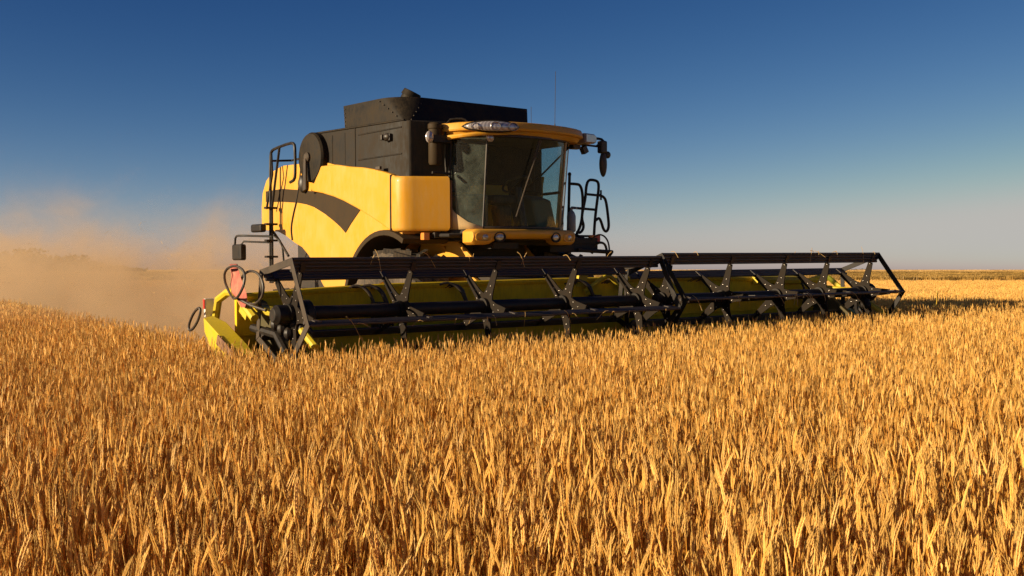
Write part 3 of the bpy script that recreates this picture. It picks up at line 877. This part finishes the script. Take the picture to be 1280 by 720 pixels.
# --- roof: yellow visor with lamp clusters
RY = .0
def roof_plan(s0, s1, z, drop):
    """s0 pushes the front, s1 the sides"""
    pts = [(-3.28, -1.06), (-2.60, -1.10), (-2.30, -1.07), (-2.10, -.98), (-1.94, -.82), (-1.84, -.60), (-1.775, -.35), (-1.745, -.1), (-1.74, .07), (-1.745, .24), (-1.775, .49), (-1.84, .72), (-1.92, .88), (-2.02, .97), (-2.22, 1.01), (-2.60, 1.03), (-3.28, 1.02)]
    out = []
    for p in pts:
        yy = RY + (p[1] - RY) * s1
        xx = -3.28 + (p[0] + 3.28) * s0
        # the visor droops a little towards the ends
        out.append((xx, yy, z - drop * abs((p[1] - RY) / 1.1) ** 2))
    return out
rings = [roof_plan(.88, .86, 3.165, .0), roof_plan(.955, .945, 3.165, .01), roof_plan(.962, .952, 3.18, .01), roof_plan(.975, .968, 3.215, .012), roof_plan(.998, .995, 3.228, .015), roof_plan(1.004, 1.0, 3.25, .018),
         roof_plan(.992, .99, 3.315, .02), roof_plan(.984, .983, 3.33, .02), roof_plan(.93, .94, 3.345, .02), roof_plan(.80, .82, 3.36, .015)]
b = MB(); b.loft(rings)
roof = b.build('roof', 'yellow_paint', cab, angle=24)
def on_roof(y, off):
    pl = roof_plan(1, 1, 3.24, .02)
    ys = [p[1] for p in pl[1:16]]; xs = [p[0] for p in pl[1:16]]
    x = float(np.interp(y, ys, xs)); dx = float(np.interp(y + .03, ys, xs)) - float(np.interp(y - .03, ys, xs))
    nrm = Vector((.06, -dx, 0)).normalized()
    return Vector((x, y, 0)) + nrm * off, nrm
def lamp_cluster(yc0, yc1, n, zc, big):
    # recessed surround, then one lens per lamp
    b = MB(); rr = []
    ys = np.linspace(yc0, yc1, 15)
    for i, y in enumerate(ys):
        e = math.sin(math.pi * i / 14) ** .45
        p, nr = on_roof(y, .012)
        ring = []
        for a in np.linspace(0, 2 * math.pi, 12, endpoint=False):
            ring.append(p + nr * (.022 * e * math.cos(a)) + Vector((0, 0, zc + .062 * big * e * math.sin(a))))
        rr.append(ring)
    b.loft(rr); cl = b.build('light_cluster', 'lamp_shell' if n == 2 else 'tank_black', roof, angle=60)
    b = MB(); rr = []
    for i, y in enumerate(np.linspace(yc0 + .025, yc1 - .025, 15)):
        e = math.sin(math.pi * i / 14) ** .40
        if i < 5: e *= .72 + .07 * i
        p, nr = on_roof(y, .024)
        rr.append([p + nr * (.024 * e * math.cos(a)) + Vector((0, 0, zc + .050 * big * e * math.sin(a))) for a in np.linspace(0, 2 * math.pi, 14, endpoint=False)])
    b.loft(rr); ln = b.build('headlight', 'lamp_lens', cl, angle=60)
    for k in range(n):
        y = yc0 + (yc1 - yc0) * (k + .55) / n; p, nr = on_roof(y, .046)
        rot = nr.to_track_quat('X', 'Z').to_matrix()
        q_ = .040 * big * (.75 if k == 0 else 1)
        b = MB(); b.tube([Vector((p.x, p.y, zc)) + rot @ Vector((0, math.cos(a) * q_ * 1.25, math.sin(a) * q_)) for a in np.linspace(0, 2 * math.pi, 20, endpoint=False)], .005, 6, closed=True)
        rim_ = bpy.data.objects.new('x', None) if False else b.build('lamp_ring', 'bolt_steel', cl)
lamp_cluster(-.96, -.30, 3, 3.262, 1.25)
def side_lamp():
    out = lambda k, x: [(x, .985 + .01, 3.235 + .068 * k), (x, 1.17, 3.235 + .060 * k), (x, 1.205, 3.235 + .03 * k), (x, 1.205, 3.235 - .045 * k), (x, 1.17, 3.235 - .066 * k), (x, .995, 3.235 - .068 * k)]
    b = MB(); b.loft([out(.9, -2.45), out(1, -2.40), out(1, -2.02), out(.9, -2.005)]); cl = b.build('light_cluster', 'lamp_shell', roof, bevel=.01)
    b = MB(); q = [(p[0], 1.10 + (p[1] - 1.10) * .86, 3.235 + (p[2] - 3.235) * .80) for p in out(1, -2.0)]; b.loft([q, [(p[0] + .012, p[1], p[2]) for p in q]]); b.build('headlight', 'lamp_lens', cl, bevel=.006)
side_lamp()
b = MB(); b.tube([(-2.55, -1.09, 3.13), (-2.25, -1.05, 3.135), (-2.05, -.96, 3.15), (-1.93, -.78, 3.175), (-1.83, -.52, 3.175), (-1.78, -.33, 3.185), (-1.76, -.15, 3.205)], [.03, .03, .03, .03, .03, .028, .026, .022, .016, .012, .01, .008], 8, smooth=1); b.build('visor_lip', 'yellow_paint', roof)
# left side mirror on its arm, small lamp below the visor
b = MB()
b.tube([(-2.2, 1.13, 3.25), (-2.2, 1.38, 3.27), (-2.2, 1.50, 3.26), (-2.2, 1.52, 3.18)], .018, 8, smooth=1); b.tube([(-2.2, 1.38, 3.17), (-2.2, 1.5, 3.24)], .012, 6); b.tube([(-2.2, 1.1, 3.17), (-2.2, 1.42, 3.16)], .014, 6)
mir = b.build('mirror_arm', 'black_metal', cab)
b = MB(); b.span((-2.24, 1.42, 3.07), (-2.14, 1.53, 3.24)); b.ellipsoid((-2.18, 1.48, 2.92), (.05, .058, .175)); b.ellipsoid((-2.2, 1.58, 3.055), (.04, .05, .05))
b.build('mirror', 'hose_rubber', mir, bevel=.02)
b = MB(); b.box((-2.2, 1.15, 3.10), (.08, .08, .10), Matrix.Rotation(.5, 3, 'X')); b.tube([(-2.2, 1.13, 3.12), (-2.2, 1.1, 3.2)], .012, 6); b.span((-2.25, .92, 3.10), (-2.15, 1.05, 3.16)); b.build('work_light', 'hose_rubber', cab, bevel=.012)
# right: black cylinder (air pre cleaner), lamp and grab loop
b = MB(); b.lathe([(.07, 2.80), (.085, 2.83), (.085, 3.2), (.08, 3.24), (.09, 3.25), (.09, 3.30), (.07, 3.32)], (-2.36, -1.16, 0), 'z', 24)
can = b.build('air_canister', 'grey_stripe', root, angle=30)
b = MB(); b.span((-2.32, -1.26, 3.07), (-2.24, -1.0, 3.16)); b.tube([(-2.3, -1.05, 3.16), (-2.3, -1.02, 3.36), (-2.2, -.9, 3.38), (-2.15, -.82, 3.36), (-2.15, -.82, 3.26)], .014, 6, smooth=1); b.tube([(-2.34, -.96, 2.65), (-2.30, -.96, 3.2)], .02, 6)
b.tube([(-2.30, -1.25, 2.70), (-2.28, -.98, 2.69)], .02, 6)
b.build('canister_bracket', 'black_metal', can, bevel=.008)
b = MB(); b.ellipsoid((-2.27, -1.30, 3.13), (.035, .06, .075)); b.build('work_light', 'lamp_lens', can)
# aerials
b = MB(); b.tube([(-2.6, .97, 3.33), (-2.6, .975, 3.48)], .008, 6); b.tube([(-2.6, .975, 3.48), (-2.62, 1.01, 4.20)], .0035, 5); b.build('antenna', 'frame_steel', cab); b = MB(); b.tube([(-2.6, .56, 3.33), (-2.6, .56, 3.68)], .003, 5)
b.build('antenna', 'frame_steel', cab)

# --- left side steps and hand rails
b = MB(); X = -2.6
b.tube([(X, 1.20, 1.98), (X, 1.22, 2.4), (X, 1.235, 2.78)], .02, 8); b.ellipsoid((X, 1.235, 2.80), (.026, .026, .03))
b.tube([(X, 1.22, 2.67), (X, 1.36, 2.67), (X, 1.43, 2.66), (X, 1.475, 2.55), (X, 1.475, 2.3), (X, 1.44, 2.1), (X, 1.36, 1.97)], .02, 8, smooth=2)
b.tube([(X, 1.68, 1.9), (X, 1.70, 2.15), (X, 1.73, 2.35), (X, 1.78, 2.62), (X, 1.77, 2.72), (X, 1.68, 2.74), (X, 1.58, 2.735), (X, 1.54, 2.64), (X, 1.53, 2.5), (X, 1.49, 2.35), (X, 1.45, 2.2), (X, 1.50, 2.08), (X, 1.44, 1.99), (X, 1.36, 2.0)], .02, 8, smooth=2)
b.tube([(X, 1.535, 2.535), (X, 1.76, 2.525)], .018, 8)
b.tube([(X, 1.27, 2.34), (X, 1.48, 2.33), (X, 1.72, 2.32)], .018, 8)
b.tube([(X, 1.78, 2.53), (X, 1.87, 2.51), (X, 1.92, 2.45), (X, 1.96, 2.2), (X, 1.97, 2.08), (X, 1.93, 2.01), (X, 1.87, 2.03), (X, 1.82, 2.16), (X, 1.78, 2.21), (X, 1.72, 2.17)], .02, 8, smooth=2)
b.tube([(X, 1.82, 2.60), (X, 1.82, 2.46)], .014, 6)
rail = b.build('hand_rail', 'black_metal', root)
b = MB(); b.span((-2.95, 1.05, 1.83), (-2.45, 1.62, 1.92)); b.span((-2.6, 1.32, 1.93), (-2.5, 1.6, 1.96))
plat = b.build('platform', 'chassis_black', root, bevel=.01)
b = MB(); b.span((-2.52, 1.60, 1.85), (-2.47, 1.69, 1.96)); b.build('tail_lamp', 'red_plastic', plat, bevel=.008)
b = MB(); b.span((-2.52, 1.50, 1.86), (-2.465, 1.595, 1.96)); b.build('indicator_lamp', 'orange_plastic', plat, bevel=.008)
b = MB(); b.lathe([(.05, 2.0), (.062, 2.02), (.062, 2.22), (.045, 2.27), (.02, 2.3), (.02, 2.34)], (-2.55, 1.22, 0), 'z', 20); b.box((-2.52, 1.25, 2.33), (.1, .03, .03)); b.build('fire_extinguisher', 'grey_extinguisher', root, bevel=.004)

# --- header
HX = -.78
ys = [-4.5, -3.6, -2.8, -.5, 1.4, 2.6, 3.4, 4.5]; zt = [1.27, 1.315, 1.34, 1.36, 1.36, 1.335, 1.30, 1.27]
b = MB(); rings = []
for y, z in zip(ys, zt):
    rings.append([(HX, y, .22), (HX, y, z), (HX - .05, y, z), (HX - .05, y, .22)])
b.loft(rings)
b.prism([(HX - .05, .22), (HX, .24), (-.55, .12), (-.2, .1), (.18, .1), (.18, .08), (-.2, .08), (-.6, .1)], 1, -4.5, 4.5)
header = b.build('header', 'header_yellow_shade', root, bevel=.006)
b = MB(); b.tube([(HX - .01, y, z + .012) for y, z in zip(ys, zt)], .034, 8)
b.tube([(HX - .03, -4.4, .62), (HX + .01, -4.4, .62), (HX + .01, 4.4, .62)], .02, 6)
b.build('top_tube', 'header_yellow_shade', header)
for z in (.92, 1.10):
    b = MB(); b.tube([(HX + .004, -4.45, z), (HX + .004, 4.45, z)], .012, 6); b.build('sheet_rib', 'header_yellow_shade', header)
b = MB(); b.tube([(-.42, -4.45, .46), (-.42, 4.45, .46)], .17, 20)
nf = 260
for sgn, y0, y1 in ((1, -4.4, -.7), (-1, 4.4, .7)):
    vs = []; 
    for i in range(nf + 1):
        t = i / nf; a = sgn * t * 2 * math.pi * 7; y = y0 + (y1 - y0) * t
        for q in (.16, .31): vs.append((-.42 + q * math.cos(a), y, .46 + q * math.sin(a)))
    b.add(vs, [(2 * i, 2 * i + 1, 2 * i + 3, 2 * i + 2) for i in range(nf)])
b.build('auger', 'black_metal', header)
b = MB(); b.span((.16, -4.5, .08), (.22, 4.5, .12))
for y in np.arange(-4.45, 4.46, .0762 * 2): b.prism([(.2, y - .03), (.34, y - .008), (.34, y + .008), (.2, y + .03)], 2, .085, .115)
b.build('cutter_bar', 'black_metal', header)

for s_ in (-1, 1):
    y0 = s_ * 4.52; y1 = s_ * 4.57
    b = MB()
    b.prism([(-1.28, 1.04), (-1.0, .98), (-.75, .90), (-.40, .76), (-.05, .58), (.10, .45), (.15, .12), (-.8, .12), (-1.2, .5)], 1, y0, y1)
    es = b.build('end_sheet', 'header_yellow_shade', header, bevel=.008)
    b = MB(); b.prism([(-1.22, .5), (-1.20, 1.20), (-.86, 1.27), (-.72, 1.24), (-.40, 1.02), (-.1, .8), (-.1, .4)], 1, y0 - s_ * .22, y0 - s_ * .30); b.build('shade_plate', 'shade_olive', es, bevel=.01)  # added plate, its dark colour painted as the shaded hollow under the arch
    b = MB()                                             # folded top flange, brackets
    b.tube([(-1.28, y0 - s_ * .02, 1.05), (-1.20, y0 - s_ * .02, 1.25), (-.92, y0, 1.33), (-.72, y0, 1.33), (-.58, y0, 1.23), (-.34, y0, 1.10)], .04, 8)
    b.box((-.62, y0 - s_ * .06, 1.14), (.16, .10, .06), Matrix.Rotation(.5, 3, 'Y'))
    b.build('top_flange', 'header_yellow_sun', es)
    # crop divider: long pointed yellow plate outside the end sheet
    yo = y1 + s_ * .003
    b = MB()
    rr = []
    for (x, z, w_, h_) in ((-1.16, 1.02, .10, .16), (-.85, .92, .17, .26), (-.40, .74, .17, .26), (-.05, .58, .14, .22), (.45, .34, .07, .12), (.80, .16, .02, .04)):
        rr.append([(x, yo, z + h_ / 2), (x, yo + s_ * w_, z + h_ / 2 - .02), (x, yo + s_ * w_ * .9, z - h_ / 2), (x, yo, z - h_ / 2)])
    b.loft(rr)
    dv = b.build('crop_divider', 'header_yellow_sun', es, bevel=.012)
    b = MB(); b.prism([(-.62, .95), (-.30, .82), (-.10, .72), (-.14, .66), (-.40, .76), (-.66, .86)], 1, yo + s_ * .175, yo + s_ * .19); b.build('divider_plate', 'brown_rust', dv, bevel=.006)
    b = MB(); b.span((-1.35, y0 - s_ * .02, 1.08), (-1.31, y0 + s_ * .07, 1.26)); rp = b.build('marker_board', 'white_plastic', es, bevel=.006)
    b = MB(); b.span((-1.347, y0 + s_ * .072, 1.16), (-1.313, y0 + s_ * .078, 1.255)); b.build('reflector', 'red_plastic', rp)
    b = MB(); b.lathe([(.06, 0), (.09, .04), (.09, .26), (.13, .30), (.13, .36), (.08, .40)], (-.02, y0 - s_ * .42 if s_ > 0 else y0 + .02, 1.14), 'y', 18)
    for k in range(6):
        p = Vector((-.12 + .05 * k, y0 - s_ * (.1 + .04 * k), 1.05 - .04 * (k % 3))); b.ellipsoid(p, (.05, .05, .06), seg=8, rings=6)
    b.tube([(-.2, y0 - s_ * .1, 1.12), (-.05, y0 - s_ * .3, .9), (.1, y0 - s_ * .3, .7)], .03, 8); b.tube([(-.6, y0 - s_ * .1, 1.0), (-.2, y0 - s_ * .15, .95), (.05, y0 - s_ * .12, .8)], .04, 8)
    b.build('reel_drive', 'black_metal', es, bevel=.004)
    b = MB(); b.tube([(-.80, y0 - s_ * .18, 1.20), (-.35, y0 - s_ * .14, 1.16), (.02, y0 - s_ * .10, 1.16)], .045, 8); b.tube([(.1, y0 - s_ * .25, 1.0), (.36, y0 - s_ * .25, .86)], .035, 8)
    b.build('reel_arm', 'header_yellow_sun', es)
# hoses and a red rag at the right end
y = -4.62
b = MB()
ring = [(-.50 + .21 * math.cos(a) * 1.0, y - .02 + .02 * math.sin(2 * a), 1.43 + .15 * math.sin(a)) for a in np.linspace(0, 2 * math.pi, 26, endpoint=False)]
b.tube(ring, .012, 8, closed=True)
b.tube([(-.5, y, 1.285), (-.3, y + .05, 1.22), (-.1, y + .1, 1.18)], .013, 8)
b.build('hydraulic_hose', 'hose_rubber', header); b = MB()
ring = [(-.29 + .25 * math.cos(a), y + .05, 1.385 + .15 * math.sin(a)) for a in np.linspace(0, 2 * math.pi, 26, endpoint=False)]
b.tube(ring, .012, 8, closed=True)
b.build('hydraulic_hose', 'hose_rubber', header); b = MB()
ring = [(-1.36 + .15 * math.cos(a), y - .06, 1.06 + .07 * math.sin(a) + .09 * math.cos(a)) for a in np.linspace(0, 2 * math.pi, 22, endpoint=False)]
b.tube(ring, .013, 8, closed=True)
b.build('hydraulic_hose', 'hose_rubber', header)
b = MB(); rr = []
for i, (z, x0, x1) in enumerate(((1.20, -.48, -.42), (1.26, -.58, -.38), (1.33, -.66, -.39), (1.41, -.71, -.43), (1.49, -.71, -.49), (1.56, -.68, -.56), (1.60, -.65, -.61))):
    rr.append([(x0, y + .03 + .015 * math.sin(i * 2.1), z), ((x0 + x1) / 2, y + .005 + .02 * math.cos(i * 1.7), z), (x1, y + .04 + .01 * math.sin(i * 1.3), z), ((x0 + x1) / 2, y + .07, z)])
b.loft(rr); b.build('red_rag', 'red_cloth', header, angle=50)
# pipes, hoses and brackets on the back sheet
b = MB(); b.tube([(-.72, -.16, 1.24), (-.70, .08, 1.38), (-.70, .20, 1.43), (-.70, .26, 1.40), (-.70, .42, 1.25)], .03, 8, smooth=1)
b.build('yellow_pipe', 'header_yellow_sun', header); b = MB(); b.prism([(-.25, 1.30), (-.22, 1.47), (-.06, 1.47), (-.15, 1.30)], 0, -.78, -.74); b.build('hose_bracket', 'header_yellow_sun', header); b = MB()
b.tube([(-.72, 2.9, 1.33), (-.72, 3.9, 1.31)], .06, 8)
b.build('yellow_pipe', 'header_yellow_sun', header)
b = MB(); rr_ = random.Random(3)
for y in (-3.05, -2.9, -1.9, -.05, .5, 2.0, 3.9):
    for k in range(3):
        a = rr_.uniform(.08, .2); b = MB(); b.tube([(-.70, y + .04 * k, .95), (-.66, y - a * .2, 1.25), (-.72, y - a, 1.33 + a * .4), (-.80, y - a * 2, 1.33), (-.86, y - a * 2.2, 1.2)], .014, 8, smooth=2); b.build('hydraulic_hose', 'hose_rubber', header)
for y in (-3.0, -.02, .6): b = MB(); b.span((-.76, y - .05, .9), (-.62, y + .05, 1.2)); b.ellipsoid((-.62, y, 1.1), (.08, .07, .09), seg=10, rings=7); b.build('hose_block', 'hose_rubber', header, bevel=.01)

# --- reels
def reel(y0, y1, phase, spiders):
    zc = 1.15; RO = .56
    rr = random.Random(int(y0 * 10) + 99)
    b = MB(); b.tube([(0, y0 + .05, zc), (0, y1 - .05, zc)], .062, 20)
    rl = b.build('reel', 'black_metal', root)
    for k in range(5):
        a = phase + k * 2 * math.pi / 5
        ra = Vector((math.cos(a), 0, math.sin(a))); ta = Vector((-math.sin(a), 0, math.cos(a)))
        rot = Matrix((ra, Vector((0, 1, 0)), -ra.cross(Vector((0, 1, 0))))).transposed()
        rot = Matrix((ra, Vector((0, 1, 0)), ra.cross(Vector((0, 1, 0))))).transposed()
        b = MB(); C = Vector((0, (y0 + y1) / 2, zc)); W = (y1 - y0) - .02
        for rc in (.546, .510, .474, .436):
            b.tube([C + ra * rc - Vector((0, W / 2, 0)), C + ra * rc + Vector((0, W / 2, 0))], .0155, 10)
        b.box(C + ra * .491, (.125, W, .008), rot)
        for y in spiders: b.box(Vector((0, y - .006, zc)) + ra * .475, (.10, .05, .045), rot)
        bat = b.build('bat', 'bat_metal', rl)
    for y in spiders:
        b = MB()
        th = .012
        star = []
        for k in range(5):
            a = phase + k * 2 * math.pi / 5
            ca, sa = math.cos(a), math.sin(a)
            for (r_, w_) in ((.11, -.078), (.18, -.056), (.42, -.034), (.42, .034), (.18, .056), (.11, .078)):
                star.append((r_ * ca - w_ * sa, zc + r_ * sa + w_ * ca))
        b.prism(star, 1, y - th, y)
        for k in range(5):                               # bolts on the plate
            a = phase + k * 2 * math.pi / 5
            for (r_, da) in ((.155, R(14)), (.155, -R(14)), (.23, 0)):
                b.ellipsoid((r_ * math.cos(a + da), y - th - .003, zc + r_ * math.sin(a + da)), (.0075, .006, .0075), seg=8, rings=5, mi=1)
            for (r_) in (.40,):
                b.ellipsoid((r_ * math.cos(a), y - th - .003, zc + r_ * math.sin(a)), (.006, .005, .006), seg=8, rings=5, mi=1)
        b.lathe([(.085, -.05), (.085, .05)], (0, y, zc), 'y', 20, mi=2)
        b.build('spider_plate', ['arm_steel', 'bolt_steel', 'black_metal'], rl)
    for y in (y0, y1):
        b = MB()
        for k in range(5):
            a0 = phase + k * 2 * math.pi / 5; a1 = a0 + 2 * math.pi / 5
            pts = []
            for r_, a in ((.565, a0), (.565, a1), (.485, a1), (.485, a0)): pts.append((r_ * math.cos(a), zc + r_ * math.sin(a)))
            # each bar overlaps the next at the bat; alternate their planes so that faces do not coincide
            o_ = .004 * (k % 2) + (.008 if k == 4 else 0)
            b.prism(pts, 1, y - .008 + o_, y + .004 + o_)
        b.build('end_frame', 'frame_steel' if y < -4 else 'black_metal', rl, bevel=.003)  # outer left frame in lighter steel, the other end frames black
    b = MB()                                             # straw caught on the reel
    for _ in range(34):
        y = rr.uniform(y0 + .1, y1 - .1); a = phase + rr.choice((0, 0, 1, 4)) * 2 * math.pi / 5; q = Vector((.57 * math.cos(a), y, zc + .57 * math.sin(a)))
        e = Vector((rr.gauss(.03, .06), rr.gauss(0, .09), rr.gauss(-.03, .06)))
        b.tube([q - e * .4, q + Vector((.012, 0, .012)), q + e * .6 - Vector((0, 0, .05))], .0028, 4, smooth=1)
    tag(b.build('caught_straw', 'pale_straw', rl), kind='stuff')
    return rl
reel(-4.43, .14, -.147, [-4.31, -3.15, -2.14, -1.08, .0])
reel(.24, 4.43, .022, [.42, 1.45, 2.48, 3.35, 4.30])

# ------------------------------------------------------------------ loose tall stems
def tall_stem(loc, h, lean, label, mat):
    b = MB(); P = [Vector((0, 0, 0)), Vector((lean * .3, 0, h * .5)), Vector((lean, 0, h))]
    b.tube(P, .006, 6, smooth=1, mi=0)
    d = Vector((lean * .4, 0, h)).normalized(); ear(b, P[-1] - d * .02, d, .13, .012, 0, random.Random(2))
    o = b.build('tall_stem', [mat, mat], None, shift=0, angle=60, fix=False); o.location = loc
    return o
straw_mat('weed_yellow', (.70, .45, .05), (.70, .45, .05), .2, 0)
o = tall_stem((6.06, 16.1, 0), 1.08, .05, '', 'weed_yellow')
tag(o, 'lone tall yellow stem standing above the shaded wheat right of the reel', 'plant')

rh = random.Random(8)
b = MB()
for k in range(900):
    q = rh.uniform(-17, 17); hm = 2.6 * (1 - (q / 18) ** 2) * (.65 + .35 * math.sin(q * .9) ** 2)
    c = Vector((q, rh.gauss(0, 1.0), rh.uniform(.1, 1) * hm)); a = Vector((rh.gauss(0, 1), rh.gauss(0, 1), rh.gauss(0, 1))).normalized(); u_ = a.orthogonal().normalized() * .38; w_ = a.cross(u_)
    b.add([c - u_, c + w_ * .6, c + u_, c - w_ * .6], [(0, 1, 2, 3)])
soil('hedge_leaf', (.05, .055, .02), (.09, .08, .03), scale=1, bump=0)
o = b.build('hedge', 'hedge_leaf', None, shift=0, fix=False); o.location = (352, 1130, 0)
tag(o, 'small dark hedge far off on the skyline above the reel end', 'hedge')

b = MB()
for k in range(6000):                                    # far wood beyond the field on the left, seen through the dust
    t = rh.random(); X_ = -262 + 112 * t
    top = .74 * (8 + 7.5 * math.exp(-((t - .55) / .22) ** 2)) * (.75 + .25 * math.sin(X_ * .55) * math.sin(X_ * .23 + 1)) * (1 if t < .8 else max(.2, 1 - (t - .8) * 3.5))
    c = Vector((X_, 450 + rh.gauss(0, 5), rh.uniform(.02, 1) * top)); a = Vector((rh.gauss(0, 1), rh.gauss(0, 1), rh.gauss(0, 1))).normalized(); u_ = a.orthogonal().normalized() * rh.uniform(.5, 1.0); w_ = a.cross(u_)
    b.add([c - u_, c + w_ * .6, c + u_, c - w_ * .6], [(0, 1, 2, 3)])
tag(b.build('distant_wood', 'hedge_leaf', None, shift=0, fix=False), 'far line of dark trees on the horizon, half lost in the dust', 'wood', kind='stuff')

# ------------------------------------------------------------------ dust behind the machine
m, nt, out = nodes_of('dust_air')
tc = N(nt, "ShaderNodeTexCoord"); sx = N(nt, "ShaderNodeSeparateXYZ"); nt.links.new(tc.outputs['Object'], sx.inputs[0])
x_, y_, z_ = sx.outputs
def fbm(scale, sxyz, detail, dist, off=0.0):
    mp = N(nt, "ShaderNodeMapping"); mp.inputs['Scale'].default_value = sxyz; mp.inputs['Location'].default_value = (off, off * .7, 0)
    nt.links.new(tc.outputs['Object'], mp.inputs[0])
    n_ = N(nt, "ShaderNodeTexNoise"); n_.inputs['Scale'].default_value = scale; n_.inputs['Detail'].default_value = detail
    n_.inputs['Roughness'].default_value = .58; n_.inputs['Distortion'].default_value = dist
    nt.links.new(mp.outputs[0], n_.inputs['Vector'])
    return n_.outputs['Fac']
big = fbm(1.0, (.15, .24, .20), 3, .4)                    # billows a few metres across
fine = fbm(1.0, (.55, .65, .80), 5, .9, 3.1)              # wisps inside them
nz = math_(nt, 'ADD', math_(nt, 'MULTIPLY', math_(nt, 'SUBTRACT', big, .5), 8.0), math_(nt, 'MULTIPLY', math_(nt, 'SUBTRACT', fine, .5), 3.4))
hh = math_(nt, 'MULTIPLY_ADD', x_, -.034, 1.75)           # plume height grows behind
zz = math_(nt, 'DIVIDE', math_(nt, 'SUBTRACT', z_, nz), hh)
vert = ramp(nt, zz, 1.55, -.35); vert = math_(nt, 'POWER', vert, 3.5)
st = ramp(nt, x_, -.4, -4.0)
ya = math_(nt, 'ABSOLUTE', math_(nt, 'ADD', y_, math_(nt, 'MULTIPLY_ADD', x_, .06, .6)))
sd_ = ramp(nt, math_(nt, 'ADD', ya, math_(nt, 'MULTIPLY', nz, -.5)), 6.2, 3.0)
topf = ramp(nt, z_, 6.9, 4.2)
endf = ramp(nt, x_, -49, -38)
bumpy = ramp(nt, fine, .40, .62, .05, 2.2)
dens = math_(nt, 'MULTIPLY', math_(nt, 'MULTIPLY', vert, st), math_(nt, 'MULTIPLY', sd_, bumpy))
dens = math_(nt, 'MULTIPLY', math_(nt, 'MULTIPLY', dens, math_(nt, 'MULTIPLY', topf, endf)), .52)
pv = N(nt, "ShaderNodeVolumePrincipled"); pv.inputs['Color'].default_value = (.84, .62, .38, 1); pv.inputs['Anisotropy'].default_value = .1
nt.links.new(dens, pv.inputs['Density'])
nt.links.new(pv.outputs[0], out.inputs['Volume'])
b = MB(); b.span((-50, -7.4, .03), (-.5, 9.0, 7.0))
dust = b.build('dust_cloud', 'dust_air', None, shift=0, angle=30)
dust.matrix_world = Matrix.Translation(O_ - F_ * BASE) @ ROT.to_4x4()
tag(dust, 'tan dust and chaff cloud trailing low behind the combine', 'dust', kind='stuff')

# chaff and straw bits flying in the dust: too many to count
rc_ = random.Random(21)
b = MB()
for _ in range(1500):
    x = -4.5 - rc_.random() ** 1.6 * 14; y = rc_.gauss(-.8, 2.0) ; z = abs(rc_.gauss(.5, 1.0)) + .35
    if z > 2.4 or abs(y) > 5: continue
    a = Vector((rc_.gauss(0, 1), rc_.gauss(0, 1), rc_.gauss(0, .6))).normalized(); l = rc_.choice((.006, .010, .02, .04)); w_ = a.orthogonal().normalized() * .002
    c = Vector((x, y, z)); b.add([c - a * l - w_, c - a * l + w_, c + a * l + w_, c + a * l - w_], [(0, 1, 2, 3)])
chaff = b.build('flying_chaff', 'pale_straw', None, shift=0, fix=False)
chaff.matrix_world = dust.matrix_world.copy()
tag(chaff, 'bits of straw and chaff flying in the dust behind the combine', 'chaff', kind='stuff')
